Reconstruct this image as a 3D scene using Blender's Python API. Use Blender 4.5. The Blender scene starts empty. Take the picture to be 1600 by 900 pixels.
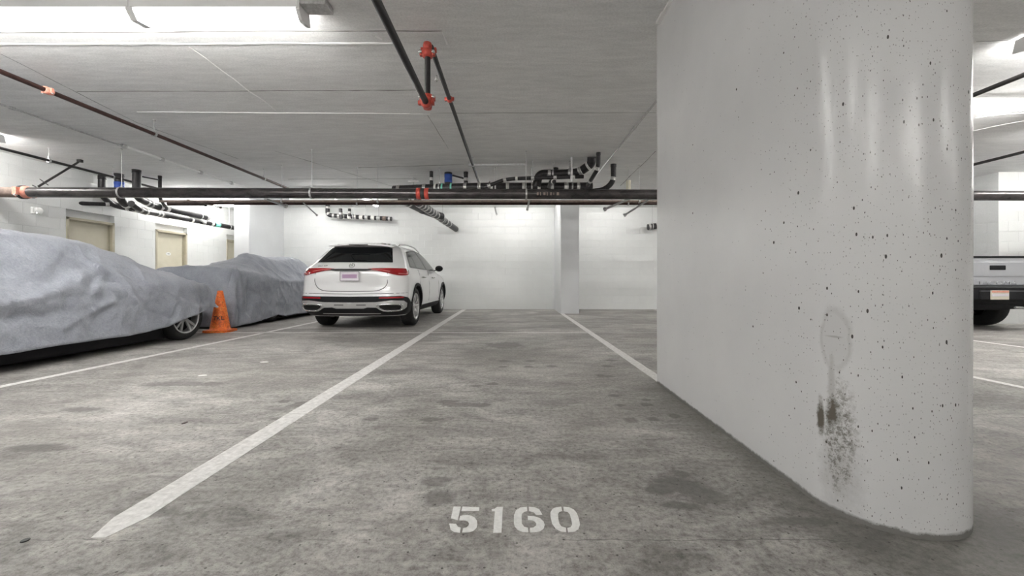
import bpy, bmesh, math, random
from mathutils import Vector, noise
from mathutils.bvhtree import BVHTree
random.seed(7)
PI = math.pi
C = bpy.context.scene.collection
# ------------------------------------------------------------------ camera
CAMH = 0.88
cam = bpy.data.objects.new('camera', bpy.data.cameras.new('camera'))
C.objects.link(cam)
cam.location = (0, 0, CAMH)
cam.rotation_euler = (PI/2, 0, 0)
cam.data.sensor_width = 36.0
cam.data.lens = 14.4            # 640 px focal length on 1600 px
cam.data.shift_y = -13/1600
cam.data.clip_start = 0.05
bpy.context.scene.camera = cam
# ------------------------------------------------------------------ world, exposure
wd = bpy.data.worlds.new('world'); bpy.context.scene.world = wd
wd.use_nodes = True
wd.node_tree.nodes['Background'].inputs[0].default_value = (0.8, 0.85, 0.9, 1)
wd.node_tree.nodes['Background'].inputs[1].default_value = 0.3
vs = bpy.context.scene.view_settings
vs.view_transform = 'Standard'; vs.look = 'None'; vs.gamma = 1; vs.use_curve_mapping = False
vs.exposure = 1.28
TUBE_L = 30.0                   # radiance of the fluorescent tubes

CY = 2.155                       # underside of the slab above the camera
def cz(y): return CAMH + CY
def W(px, py, z): return Vector(((px-800)/640*z, z, CAMH+(437-py)/640*z))
def F(px, py):                                  # floor point under a pixel
    z = 640*CAMH/(py-437); return Vector(((px-800)/640*z, z, 0))

# ------------------------------------------------------------------ materials
def mat(name, col, rough=0.6, metal=0.0, spec=0.5, coat=0.0, emit=None, es=0):
    m = bpy.data.materials.new(name); m.use_nodes = True
    b = m.node_tree.nodes['Principled BSDF']
    b.inputs['Base Color'].default_value = (*col, 1)
    b.inputs['Roughness'].default_value = rough
    b.inputs['Metallic'].default_value = metal
    b.inputs['Specular IOR Level'].default_value = spec
    b.inputs['Coat Weight'].default_value = coat
    if emit:
        b.inputs['Emission Color'].default_value = (*emit, 1)
        b.inputs['Emission Strength'].default_value = es
    return m
class NT:
    def __init__(s, m): s.t = m.node_tree; s.b = s.t.nodes['Principled BSDF']; s.m = m
    def n(s, typ, **kw):
        nd = s.t.nodes.new(typ)
        for k, v in kw.items():
            if k.startswith('_'): setattr(nd, k[1:], v)
            else: nd.inputs[k.replace('__', ' ')].default_value = v
        return nd
    def l(s, a, b): s.t.links.new(a, b)
    def geo(s, scale=(1,1,1), loc=(0,0,0)):
        g = s.n('ShaderNodeNewGeometry'); mp = s.n('ShaderNodeMapping')
        mp.inputs['Scale'].default_value = scale; mp.inputs['Location'].default_value = loc
        s.l(g.outputs['Position'], mp.inputs[0]); return mp.outputs[0]
    def obc(s, scale=(1,1,1)):
        g = s.n('ShaderNodeTexCoord'); mp = s.n('ShaderNodeMapping')
        mp.inputs['Scale'].default_value = scale
        s.l(g.outputs['Object'], mp.inputs[0]); return mp.outputs[0]
    def noise(s, vec, scale, detail=4, rough=.55, dist=0):
        n = s.n('ShaderNodeTexNoise', Scale=scale, Detail=detail, Roughness=rough, Distortion=dist)
        s.l(vec, n.inputs['Vector']); return n.outputs['Fac']
    def ramp(s, fac, stops):
        r = s.n('ShaderNodeValToRGB'); e = r.color_ramp.elements
        while len(e) < len(stops): e.new(.5)
        for i, (p, c) in enumerate(stops):
            e[i].position = p; e[i].color = (*c, 1) if not isinstance(c, (int, float)) else (c, c, c, 1)
        s.l(fac, r.inputs[0]); return r.outputs[0]
    def mix(s, f, a, b, mode='MIX'):
        m = s.n('ShaderNodeMix', _data_type='RGBA', _blend_type=mode)
        for i, v in ((0, f), (6, a), (7, b)):
            sock = m.inputs[i]
            if isinstance(v, (int, float)): sock.default_value = v if i == 0 else (v, v, v, 1)
            elif isinstance(v, tuple): sock.default_value = (*v, 1)
            else: s.l(v, sock)
        return m.outputs[2]
    def math(s, op, a, b=0.0, clamp=False):
        m = s.n('ShaderNodeMath', _operation=op, _use_clamp=clamp)
        for sock, v in ((m.inputs[0], a), (m.inputs[1], b)):
            if isinstance(v, (int, float)): sock.default_value = v
            else: s.l(v, sock)
        return m.outputs[0]
    def bump(s, h, strength=.3, dist=.01):
        b = s.n('ShaderNodeBump', Strength=strength, Distance=dist)
        s.l(h, b.inputs['Height']); s.l(b.outputs[0], s.b.inputs['Normal'])
    def sep(s, vec):
        x = s.n('ShaderNodeSeparateXYZ'); s.l(vec, x.inputs[0]); return x.outputs
    def blob(s, p, cx, cy, rx, ry, soft=.35, ax=(0, 1), wob=None, wamt=.5):
        """soft ellipse mask around (cx,cy) on two axes of the vector outputs p"""
        dx = s.math('DIVIDE', s.math('SUBTRACT', p[ax[0]], cx), rx)
        dy = s.math('DIVIDE', s.math('SUBTRACT', p[ax[1]], cy), ry)
        d = s.math('SQRT', s.math('ADD', s.math('MULTIPLY', dx, dx), s.math('MULTIPLY', dy, dy)))
        if wob is not None: d = s.math('ADD', d, s.math('MULTIPLY', s.math('SUBTRACT', wob, .5), wamt*2))
        return s.math('DIVIDE', s.math('SUBTRACT', 1+soft/2, d), soft, True)

def concrete_floor():
    m = mat('floor_concrete', (.3,.3,.29), .62, spec=.35); t = NT(m)
    g = t.geo(); gs = t.geo((.72, 1.3, 1))
    big = t.noise(gs, .9, 6, .62, .6)
    med = t.noise(gs, 4.6, 10, .76, .7)
    fine = t.noise(g, 38, 6, .75)
    grit = t.noise(g, 160, 3, .7)
    col = t.ramp(big, [(.32, (.225,.215,.204)), (.5, (.345,.332,.318)), (.68, (.52,.506,.488))])
    m2 = t.ramp(med, [(.32, (.45,.435,.42)), (.50, (.96,.96,.95)), (.68, (1.36,1.36,1.35))])
    col = t.mix(1.0, col, m2, 'MULTIPLY')
    m3 = t.ramp(fine, [(.32, (.48,.465,.45)), (.50, (1,1,1)), (.70, (1.34,1.34,1.32))])
    col = t.mix(1.0, col, m3, 'MULTIPLY')
    m4 = t.ramp(grit, [(.32, .35), (.44, 1.0), (.62, 1.0), (.74, 1.5)])
    col = t.mix(.75, col, m4, 'MULTIPLY')
    # bleached drag marks
    dr = t.noise(t.geo((.35, 3.2, 1)), 1.7, 8, .75, 1.2)
    drm = t.ramp(dr, [(.56, 0), (.72, 1)])
    col = t.mix(t.math('MULTIPLY', drm, .35), col, (.66,.65,.62))
    # brownish film
    br = t.ramp(t.noise(t.geo((.8,.8,1),(4,2,0)), .8, 4, .6), [(.45, 0), (.75, 1)])
    col = t.mix(t.math('MULTIPLY', br, .25), col, (.34,.315,.285))
    # old damp patches and tyre spots that lie on the slab
    p = t.sep(g); w = t.noise(g, 9, 5, .7, .5)
    tot = None
    for (px, py, sx, sy) in ((684,752,20,8),(686,776,26,12),(1060,757,44,12),(1100,775,34,13),(1030,765,25,8),(1068,742,15,6),
                             (715,632,26,3.5),(752,633,18,3),(672,656,15,4),(700,628,18,3),(468,632,16,4),(445,627,9,3),
                             (985,657,12,4),(1022,655,9,3),(1053,650,9,4),(1010,632,10,3),(968,633,8,2.5),(960,618,8,2),
                             (938,587,7,2),(770,600,9,2),(745,603,10,2),(862,572,8,1.4),(788,564,9,1.4),(828,564,9,1.4),(785,573,8,1.4),(826,573,8,1.4),
                             (953,588,9,1.6),(1010,625,8,2),(950,572,9,1.5),(955,563,9,1.4),(1060,790,30,6),(1240,815,50,8),(745,632,10,3),(790,540,30,5),
                             (225,800,60,8),(130,640,30,4),(290,600,60,4),(60,700,50,6),(580,655,12,3),(430,655,10,2.5)):
        c = F(px, py); rx = sx/640*c.y; z2 = F(px, py-sy).y; z1 = F(px, py+sy).y
        b = t.blob(p, c.x, (z1+z2)/2, rx, (z2-z1)/2, .5, wob=w, wamt=1.1)
        tot = b if tot is None else t.math('MAXIMUM', tot, b)
    col = t.mix(t.math('MULTIPLY', tot, .62), col, (.105,.10,.092))
    # expansion crack close to the camera
    yy = t.math('ADD', p[1], t.math('MULTIPLY', t.math('SUBTRACT', t.noise(g, 5, 5, .7), .5), .05))
    d = t.math('ABSOLUTE', t.math('SUBTRACT', yy, 1.385))
    crk = t.math('SUBTRACT', 1, t.math('DIVIDE', d, .0035), True)
    gate = t.ramp(t.noise(g, 3.2, 3, .6), [(.46, 0), (.54, 1)])
    col = t.mix(t.math('MULTIPLY', t.math('MULTIPLY', crk, gate), .75), col, (.06,.058,.055))
    # grime along the base of the pier
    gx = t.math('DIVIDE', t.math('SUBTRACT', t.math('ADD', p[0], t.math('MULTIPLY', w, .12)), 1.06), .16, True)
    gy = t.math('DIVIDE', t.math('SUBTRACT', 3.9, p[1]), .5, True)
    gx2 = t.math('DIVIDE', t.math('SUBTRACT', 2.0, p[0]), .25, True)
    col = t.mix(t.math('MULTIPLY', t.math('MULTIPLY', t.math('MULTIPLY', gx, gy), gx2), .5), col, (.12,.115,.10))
    # dark small pits
    v = t.n('ShaderNodeTexVoronoi', _voronoi_dimensions='2D', Scale=9.0); t.l(g, v.inputs['Vector'])
    pit = t.math('LESS_THAN', v.outputs['Distance'], .035)
    col = t.mix(t.math('MULTIPLY', pit, .8), col, (.05,.045,.04))
    t.l(col, t.b.inputs['Base Color'])
    t.l(t.ramp(med, [(.35, .48), (.65, .74)]), t.b.inputs['Roughness'])
    t.bump(t.math('ADD', t.math('MULTIPLY', fine, .6), t.math('MULTIPLY', med, .8)), .35, .004)
    return m
def concrete_ceiling():
    m = mat('ceiling_painted_concrete', (.5,.5,.5), .8, spec=.2); t = NT(m)
    g = t.geo(); gs = t.geo((.5, 2.4, 1))
    a = t.noise(gs, 1.1, 5, .6, .4); b = t.noise(g, 55, 4, .7); c = t.noise(gs, 7, 5, .65)
    col = t.ramp(a, [(.3, (.80,.80,.795)), (.7, (.88,.88,.875))])
    col = t.mix(1.0, col, t.ramp(c, [(.3, .9), (.7, 1.06)]), 'MULTIPLY')
    col = t.mix(1.0, col, t.ramp(b, [(.3, .88), (.6, 1.04)]), 'MULTIPLY')
    t.l(col, t.b.inputs['Base Color'])
    t.bump(t.math('ADD', b, t.math('MULTIPLY', c, 1.5)), .35, .004)
    return m
def wall_paint(name, col, sc=60, bs=.25, rough=.6):
    m = mat(name, col, rough, spec=.4); t = NT(m); g = t.geo()
    a = t.noise(g, .8, 4, .6); b = t.noise(g, sc, 4, .7)
    c2 = tuple(x*.9 for x in col)
    t.l(t.mix(1.0, t.ramp(a, [(.3, c2), (.7, col)]), t.ramp(b, [(.3, .95), (.6, 1.02)]), 'MULTIPLY'), t.b.inputs['Base Color'])
    t.bump(b, bs, .003); return m
def pier_paint():
    m = mat('glossy_white_pier_paint', (.8,.8,.8), .2, spec=.5); t = NT(m)
    g = t.geo(); p = t.sep(g)
    b = t.noise(g, 90, 4, .65); a = t.noise(g, 1.5, 4, .6); n9 = t.noise(g, 22, 5, .75)
    col = t.ramp(a, [(.3, (.76,.76,.765)), (.7, (.82,.82,.82))])
    # air holes in the concrete, denser on the rounded end
    rnd = t.math('DIVIDE', t.math('SUBTRACT', 2.1, p[1]), .7, True)
    cu = t.n('ShaderNodeCombineXYZ'); t.l(t.math('SUBTRACT', t.math('MULTIPLY', p[0], 1.7), p[1]), cu.inputs[0]); t.l(t.math('MULTIPLY', p[2], .8), cu.inputs[1])
    for sc, th, amt in ((30, .055, .85), (62, .085, .7), (13, .05, .95)):
        v = t.n('ShaderNodeTexVoronoi', _voronoi_dimensions='2D', Scale=sc, Randomness=1.0); t.l(cu.outputs[0], v.inputs['Vector'])
        pick = t.math('LESS_THAN', t.sep(v.outputs['Color'])[0], t.math('ADD', t.math('MULTIPLY', rnd, .45), .03))
        hole = t.math('MULTIPLY', t.math('LESS_THAN', v.outputs['Distance'], t.math('MULTIPLY', t.sep(v.outputs['Color'])[1], th*1.6)), pick)
        col = t.mix(t.math('MULTIPLY', hole, amt), col, (.05,.045,.04))
    # scuffed tyre and bumper marks on the corner
    zy = (1, 2)
    w = n9
    ring = t.math('MULTIPLY', t.blob(p, 1.545, .655, .048, .115, .35, zy, w, .3), t.math('SUBTRACT', 1, t.blob(p, 1.545, .655, .040, .10, .3, zy, w, .3)))
    s1 = t.math('MULTIPLY', ring, .35)
    s2 = t.math('MULTIPLY', t.blob(p, 1.545, .66, .045, .11, .5, zy, w, .5), .12)
    s5 = t.math('MULTIPLY', t.blob(p, 1.545, .665, .028, .004, 1, zy, w, .6), .4)
    # the drip
    s3 = t.math('MULTIPLY', t.blob(p, 1.555, .48, .012, .13, .8, zy, w, .8), .3)
    sp = t.ramp(t.noise(g, 60, 6, .8), [(.42, 0), (.58, 1)])
    s4 = t.math('MULTIPLY', t.math('MULTIPLY', t.blob(p, 1.535, .28, .045, .20, .6, zy, w, .8), sp), .8)
    s6 = t.math('MULTIPLY', t.blob(p, 1.595, .345, .016, .075, .6, zy, w, 1.1), .95)
    s7 = t.math('MULTIPLY', t.blob(p, 1.555, .375, .024, .06, .7, zy, w, 1.5), .95)
    s8 = t.math('MULTIPLY', t.blob(p, 1.535, .16, .05, .14, 1.2, zy, w, 1.0), .28)
    tot = s1
    for s in (s2, s3, s4, s5, s6, s7, s8): tot = t.math('MAXIMUM', tot, s)
    col = t.mix(tot, col, (.10,.085,.06))
    gr = t.math('SUBTRACT', 1, t.math('DIVIDE', t.math('SUBTRACT', p[2], t.math('MULTIPLY', n9, .03)), .012), True)
    col = t.mix(t.math('MULTIPLY', gr, .8), col, (.09,.08,.065))
    t.l(col, t.b.inputs['Base Color'])
    t.l(t.ramp(a, [(.3,.17),(.7,.27)]), t.b.inputs['Roughness'])
    t.bump(t.math('ADD', t.math('MULTIPLY', b, .5), t.math('MULTIPLY', a, 1.2)), .22, .003)
    return m
def speckle(name, col, col2, sc, rough, metal=0, bs=.2, spec=.5, coat=0, detail=5, stretch=(1,1,1)):
    m = mat(name, col, rough, metal, spec, coat); t = NT(m); g = t.geo(stretch)
    n = t.noise(g, sc, detail, .65, .3)
    t.l(t.ramp(n, [(.35, col), (.65, col2)]), t.b.inputs['Base Color'])
    if bs: t.bump(n, bs, .002)
    return m
M = dict(
    floor=concrete_floor(), ceil=concrete_ceiling(),
    wall=wall_paint('white_block_paint', (.80,.81,.80)),
    col=wall_paint('white_column_paint', (.74,.75,.76)),
    pier=pier_paint(),
    ridge=mat('white_ridge_paint', (.97,.97,.96), .6),
    seam=mat('seam_grey', (.22,.22,.21), .9),
    line=speckle('worn_white_road_paint', (.60,.59,.57), (.84,.83,.81), 30, .7),
    digit=speckle('stencil_white_paint', (.80,.80,.78), (.93,.93,.91), 60, .6),
    faint=speckle('faded_road_paint', (.34,.33,.31), (.50,.49,.46), 30, .7),
    bpipe=speckle('black_steel_pipe', (.008,.007,.008), (.020,.017,.017), 25, .5, 0, .15),
    main=speckle('dark_grey_steel_pipe', (.04,.037,.039), (.10,.09,.09), 9, .27, .5, .1, stretch=(.5,1,1)),
    brown=speckle('maroon_primer_pipe', (.03,.014,.012), (.065,.028,.024), 14, .45, .2, .1),
    rusty=speckle('rusty_brown_pipe', (.16,.12,.10), (.26,.20,.17), 20, .6, .2, .2),
    red=speckle('red_coupling_paint', (.42,.045,.03), (.58,.08,.05), 30, .45, 0, .1),
    pinkred=speckle('faded_red_coupling_paint', (.62,.20,.14), (.72,.36,.28), 40, .6, 0, .1),
    iron=speckle('cast_iron_drain', (.012,.012,.014), (.035,.032,.034), 30, .42, .2, .2),
    band=mat('stainless_band', (.62,.61,.60), .32, .85),
    tape=mat('white_label_tape', (.78,.77,.74), .6),
    green=mat('green_tape', (.20,.62,.50), .6),
    blue=mat('blue_label', (.03,.09,.42), .5),
    galv=speckle('galvanised_steel', (.42,.42,.42), (.60,.60,.60), 40, .4, .7, .05),
    bolt=mat('bright_bolt', (.8,.8,.78), .25, .9),
    enamel=mat('white_enamel', (.78,.78,.77), .4),
    tube=mat('fluorescent_tube', (1,1,1), .5, emit=(1.0,.985,.955), es=TUBE_L),
    tube_low=mat('dimmer_fluorescent_tube', (1,1,1), .5, emit=(1.0,.985,.955), es=TUBE_L*.38),
    door=speckle('cream_door_paint', (.60,.56,.44), (.66,.62,.50), 3, .5, 0, 0),
    dframe=speckle('tan_frame_paint', (.44,.40,.30), (.52,.48,.37), 5, .5, 0, 0),
    plaque=mat('white_plaque', (.85,.85,.83), .35),
    ink=mat('dark_ink', (.03,.03,.03), .5),
    carpaint=mat('white_car_paint', (.88,.88,.88), .22, 0, .5, 1.0),
    silver=mat('silver_truck_paint', (.55,.56,.59), .33, .4, .5, 1.0),
    clad=mat('black_plastic', (.010,.010,.012), .6, spec=.25),
    rubber=speckle('tyre_rubber', (.008,.008,.008), (.02,.02,.02), 60, .75, 0, .2),
    glass=mat('tinted_glass', (.05,.055,.055), .08, 0, .3, 0),
    glassd=mat('dark_rear_glass', (.006,.007,.008), .06, 0, .35, 0),
    chrome=mat('chrome', (.80,.80,.80), .12, 1.0),
    alloy=mat('silver_alloy', (.74,.74,.74), .25, .6),
    dark=mat('black_void', (.004,.004,.004), .9),
    tail=mat('red_lamp_lens', (.30,.008,.012), .10, 0, .7, 1.0),
    tailw=mat('pale_lamp_lens', (.60,.16,.16), .15, 0, .7, 1.0),
    plate=mat('plate_white', (.74,.70,.74), .4),
    plate2=mat('plate_mauve', (.42,.28,.42), .4),
    platey=mat('plate_cream', (.66,.62,.52), .4),
    orange=None, cloth=None,
)
def cone_mat():
    m = mat('dirty_orange_rubber', (.8,.15,.02), .55); t = NT(m); g = t.geo()
    n = t.noise(g, 14, 6, .75); k = t.noise(g, 40, 5, .8)
    c = t.ramp(n, [(.35, (.50,.085,.02)), (.5, (.85,.16,.02)), (.68, (.95,.33,.06))])
    t.l(t.mix(t.ramp(k, [(.5, 0), (.7, .75)]), c, (.16,.07,.03)), t.b.inputs['Base Color']); return m
def cloth_mat():
    m = mat('grey_cover_fabric', (.3,.32,.35), .85, spec=.2); t = NT(m); g = t.geo()
    a = t.noise(g, 2.2, 6, .65); b = t.noise(g, 55, 5, .8); f = t.noise(g, 9, 6, .7, .8)
    c = t.ramp(a, [(.3, (.275,.292,.332)), (.7, (.40,.422,.47))])
    c = t.mix(1.0, c, t.ramp(b, [(.3, .84), (.65, 1.1)]), 'MULTIPLY')
    t.l(c, t.b.inputs['Base Color'])
    t.b.inputs['Sheen Weight'].default_value = .25
    t.bump(t.math('ADD', t.math('MULTIPLY', f, 1.8), t.math('MULTIPLY', b, .2)), .7, .014); return m
M['orange'] = cone_mat(); M['cloth'] = cloth_mat()

# ------------------------------------------------------------------ mesh helpers
def wl(o):
    v = Vector((0,0,0))
    while o is not None: v += o.location; o = o.parent
    return v
class MB:
    def __init__(s): s.v = []; s.f = []; s.sm = []
    def add(s, vs_, fs, smooth=False):
        b = len(s.v); s.v += [Vector(v) for v in vs_]
        s.f += [tuple(b+i for i in f) for f in fs]; s.sm += [smooth]*len(fs); return s
    def box(s, lo, hi, ch=0):
        x0,y0,z0 = lo; x1,y1,z1 = hi
        if ch <= 0:
            return s.add([(x0,y0,z0),(x1,y0,z0),(x1,y1,z0),(x0,y1,z0),(x0,y0,z1),(x1,y0,z1),(x1,y1,z1),(x0,y1,z1)],
                [(0,3,2,1),(4,5,6,7),(0,1,5,4),(1,2,6,5),(2,3,7,6),(3,0,4,7)])
        bm = bmesh.new(); bmesh.ops.create_cube(bm, size=1)
        for v in bm.verts: v.co = Vector(((x0+x1)/2+v.co.x*(x1-x0), (y0+y1)/2+v.co.y*(y1-y0), (z0+z1)/2+v.co.z*(z1-z0)))
        bmesh.ops.bevel(bm, geom=bm.edges[:], offset=ch, segments=1, affect='EDGES')
        return s.bm(bm)
    def bm(s, bm, smooth=False):
        bm.verts.index_update()
        s.add([v.co.copy() for v in bm.verts], [tuple(v.index for v in f.verts) for f in bm.faces], smooth); bm.free(); return s
    def bar(s, a, b, w, h=None, up=(0,0,1)):
        a = Vector(a); b = Vector(b); h = h or w; d = (b-a).normalized(); up = Vector(up)
        if abs(d.dot(up)) > .97: up = Vector((1,0,0))
        r = d.cross(up).normalized(); u = r.cross(d)
        q = [p + r*sx*w/2 + u*sy*h/2 for p in (a, b) for sx, sy in ((-1,-1),(1,-1),(1,1),(-1,1))]
        return s.add(q, [(0,1,2,3)[::-1],(4,5,6,7),(0,1,5,4),(1,2,6,5),(2,3,7,6),(3,0,4,7)])
    def tube(s, path, r, seg=14, cap=True, closed=False):
        P = [Vector(p) for p in path]; n = len(P); rings = []
        R = r if isinstance(r, (list, tuple)) else [r]*n
        prev = None
        for i, p in enumerate(P):
            if closed: d = (P[(i+1) % n]-P[i-1]).normalized()
            elif i == 0: d = (P[1]-p).normalized()
            elif i == n-1: d = (p-P[-2]).normalized()
            else: d = ((P[i+1]-p).normalized()+(p-P[i-1]).normalized()).normalized()
            if prev is None:
                a = Vector((0,0,1)) if abs(d.z) < .9 else Vector((1,0,0))
            else: a = prev
            u = (a - d*a.dot(d)).normalized(); v = d.cross(u); prev = u
            rings.append([p + (u*math.cos(2*PI*k/seg) + v*math.sin(2*PI*k/seg))*R[i] for k in range(seg)])
        vs_ = [q for rg in rings for q in rg]; fs = []
        for i in range(n if closed else n-1):
            j = (i+1) % n
            for k in range(seg):
                fs.append((i*seg+k, j*seg+k, j*seg+(k+1) % seg, i*seg+(k+1) % seg))
        s.add(vs_, [f[::-1] for f in fs], True)
        if cap and not closed:
            s.add(rings[0], [tuple(range(seg))]); s.add(rings[-1], [tuple(range(seg))[::-1]])
        return s
    def cyl(s, a, b, r, seg=16): return s.tube([a, b], r, seg)
    def lathe(s, o, axis, prof, seg=24, smooth=True):
        """prof: (radius, distance along axis)"""
        d = Vector(axis).normalized(); a = Vector((0,0,1)) if abs(d.z) < .9 else Vector((1,0,0))
        u = (a-d*a.dot(d)).normalized(); v = d.cross(u); o = Vector(o)
        vs_ = [o + d*h + (u*math.cos(2*PI*k/seg)+v*math.sin(2*PI*k/seg))*max(r, 1e-5) for r, h in prof for k in range(seg)]
        fs = [(i*seg+k, i*seg+(k+1) % seg, (i+1)*seg+(k+1) % seg, (i+1)*seg+k) for i in range(len(prof)-1) for k in range(seg)]
        return s.add(vs_, fs, smooth)
    def build(s, name, m, parent=None, smooth_all=None, merge=False):
        me = bpy.data.meshes.new(name)
        off = wl(parent) if parent is not None else Vector((0,0,0))
        me.from_pydata([tuple(v-off) for v in s.v], [], s.f)
        me.polygons.foreach_set('use_smooth', [(x if smooth_all is None else smooth_all) for x in s.sm])
        bm = bmesh.new(); bm.from_mesh(me)
        if merge: bmesh.ops.remove_doubles(bm, verts=bm.verts[:], dist=1e-5)
        bmesh.ops.recalc_face_normals(bm, faces=bm.faces[:]); bm.to_mesh(me); bm.free()
        me.materials.append(M[m] if isinstance(m, str) else m); me.update()
        o = bpy.data.objects.new(name, me); C.objects.link(o)
        if parent is not None: o.parent = parent
        return o
def thing(name, label, cat, loc=(0,0,0), group=None):
    o = bpy.data.objects.new(name, None); C.objects.link(o); o.location = loc; o.empty_display_size = .1
    o['label'] = label; o['category'] = cat
    if group: o['group'] = group
    return o
def tag(o, label, cat, group=None):
    o['label'] = label; o['category'] = cat
    if group: o['group'] = group
    return o
def struct(o): o['kind'] = 'structure'; return o
def rnd_path(pts, rad, n=6):
    pts = [Vector(p) for p in pts]; out = [pts[0]]
    for i in range(1, len(pts)-1):
        a, b, c = pts[i-1], pts[i], pts[i+1]
        d1 = (a-b); d2 = (c-b); r = min(rad, d1.length*.49, d2.length*.49)
        p, q = b+d1.normalized()*r, b+d2.normalized()*r
        for k in range(n+1):
            t = k/n; out.append(p*(1-t)**2 + b*2*t*(1-t) + q*t*t)
    out.append(pts[-1]); return out
def inter(tab, x):
    if x <= tab[0][0]: return tab[0][1]
    for i in range(len(tab)-1):
        (a, p), (b, q) = tab[i], tab[i+1]
        if x <= b:
            m0 = (q-tab[i-1][1])/(b-tab[i-1][0]) if i > 0 else (q-p)/(b-a)
            m1 = (tab[i+2][1]-p)/(tab[i+2][0]-a) if i+2 < len(tab) else (q-p)/(b-a)
            h = b-a; t = (x-a)/h
            return (2*t**3-3*t*t+1)*p + (t**3-2*t*t+t)*h*m0 + (-2*t**3+3*t*t)*q + (t**3-t*t)*h*m1
    return tab[-1][1]
def lin(tab, x):
    if x <= tab[0][0]: return tab[0][1]
    for (a, p), (b, q) in zip(tab, tab[1:]):
        if x <= b: return p+(q-p)*(x-a)/(b-a)
    return tab[-1][1]
def patch(poly, f, off, name, m, parent, res=.05, thick=.01, smooth=True, merge=True):
    """fill a 2D outline, cut it on a grid, and lay it on the surface f(u, v, offset)"""
    bm = bmesh.new(); vs_ = [bm.verts.new((u, v, 0)) for u, v in poly]; bm.faces.new(vs_)
    bmesh.ops.triangulate(bm, faces=bm.faces[:])
    us = [p[0] for p in poly]; vv = [p[1] for p in poly]
    for lo, hi, ax in ((min(us), max(us), 0), (min(vv), max(vv), 1)):
        k = max(1, int((hi-lo)/res))
        for i in range(1, k+1):
            c = lo+(hi-lo)*i/(k+1); co = [0,0,0]; no = [0,0,0]; co[ax] = c; no[ax] = 1
            bmesh.ops.bisect_plane(bm, geom=bm.verts[:]+bm.edges[:]+bm.faces[:], plane_co=co, plane_no=no)
    bm.verts.index_update(); n = len(bm.verts)
    uv = [(v.co.x, v.co.y) for v in bm.verts]
    faces = [tuple(v.index for v in fc.verts) for fc in bm.faces]
    bd = [(e.verts[0].index, e.verts[1].index) for e in bm.edges if len(e.link_faces) == 1]
    bm.free()
    mb = MB()
    top = [f(u, v, off) for u, v in uv]; bot = [f(u, v, off-thick) for u, v in uv]
    mb.add(top, faces, smooth); mb.add(bot, [fc[::-1] for fc in faces], smooth)
    mb.add(top+bot, [(a, b, b+n, a+n) for a, b in bd], False)
    return mb.build(name, m, parent)
def smooth_poly(pts, n=3, closed=True):
    out = []; L = len(pts)
    for i in range(L):
        p0, p1, p2, p3 = (Vector((*pts[(i+k-1) % L], 0)) for k in range(4))
        for k in range(n):
            t = k/n
            q = .5*((2*p1)+(p2-p0)*t+(2*p0-5*p1+4*p2-p3)*t*t+(-p0+3*p1-3*p2+p3)*t**3)
            out.append((q.x, q.y))
    return out
def text_mesh(txt, size, depth, name, m, parent, loc, rot, xs=1.0):
    cu = bpy.data.curves.new('lettering', 'FONT'); cu.body = txt; cu.size = size; cu.extrude = depth
    cu.align_x = 'CENTER'; cu.align_y = 'CENTER'; cu.resolution_u = 3
    ob = bpy.data.objects.new('lettering', cu); C.objects.link(ob)
    dg = bpy.context.evaluated_depsgraph_get(); me = bpy.data.meshes.new_from_object(ob.evaluated_get(dg))
    bpy.data.objects.remove(ob); me.name = name
    me.materials.clear(); me.materials.append(M[m] if isinstance(m, str) else m)
    o = bpy.data.objects.new(name, me); C.objects.link(o)
    if parent is not None: o.parent = parent
    o.location = Vector(loc)-(wl(parent) if parent is not None else Vector((0,0,0)))
    o.rotation_euler = rot; o.scale = (xs, 1, 1); return o

# ================================================================== SETTING
struct(MB().box((-9.4,-10,-.2), (13.4,15,0)).build('floor', 'floor'))
def ceiling():
    x0,x1,y0,y1 = -9.4,13.4,-10,15
    a,b = cz(y0),cz(y1)
    o = MB().add([(x0,y0,a),(x1,y0,a),(x1,y1,b),(x0,y1,b),(x0,y0,a+.3),(x1,y0,a+.3),(x1,y1,b+.3),(x0,y1,b+.3)],
        [(0,3,2,1),(4,5,6,7),(0,1,5,4),(1,2,6,5),(2,3,7,6),(3,0,4,7)]).build('ceiling', 'ceil')
    return struct(o)
ceil = ceiling()
def cp(px, py, d=0):          # ceiling point seen at a pixel
    k = (437-py)/640
    y = (CY-d)/k; return Vector(((px-800)/640*y, y, cz(y)-d))
def wob_strip(a, b, w, t, name, m, amp=.004, n=40):
    mb = MB(); A = Vector(a); B = Vector(b); d = (B-A); r = d.cross(Vector((0,0,1))).normalized(); vs_ = []; fs = []
    for i in range(n+1):
        p = A+d*i/n; ww = w*(.6+.8*noise.noise(p*6)+.2); ww = max(w*.35, ww); o = r*amp*noise.noise(p*2.3)*4
        z = cz(p.y)
        for sx, dz in ((-1,.002),(-.6,-t),(.6,-t),(1,.002)): vs_.append((p.x+o.x+r.x*sx*ww/2, p.y+o.y+r.y*sx*ww/2, z+dz))
    for i in range(n):
        for k in range(3): fs.append((i*4+k, i*4+k+1, i*4+k+5, i*4+k+4))
    return mb.add(vs_, fs).build(name, m, ceil)
wob_strip(cp(-40,69), cp(615,68), .04, .005, 'form_ridge', 'ridge')
wob_strip(cp(215,175), cp(672,178), .03, .004, 'form_ridge', 'ridge')
wob_strip(cp(296,72), cp(430,172), .014, .005, 'form_ridge', 'ridge', .012)
wob_strip(cp(1524,185), cp(1640,172), .02, .006, 'form_ridge', 'ridge', .02)
wob_strip(cp(1500,208), cp(1640,180), .02, .006, 'form_ridge', 'ridge', .02)
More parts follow.
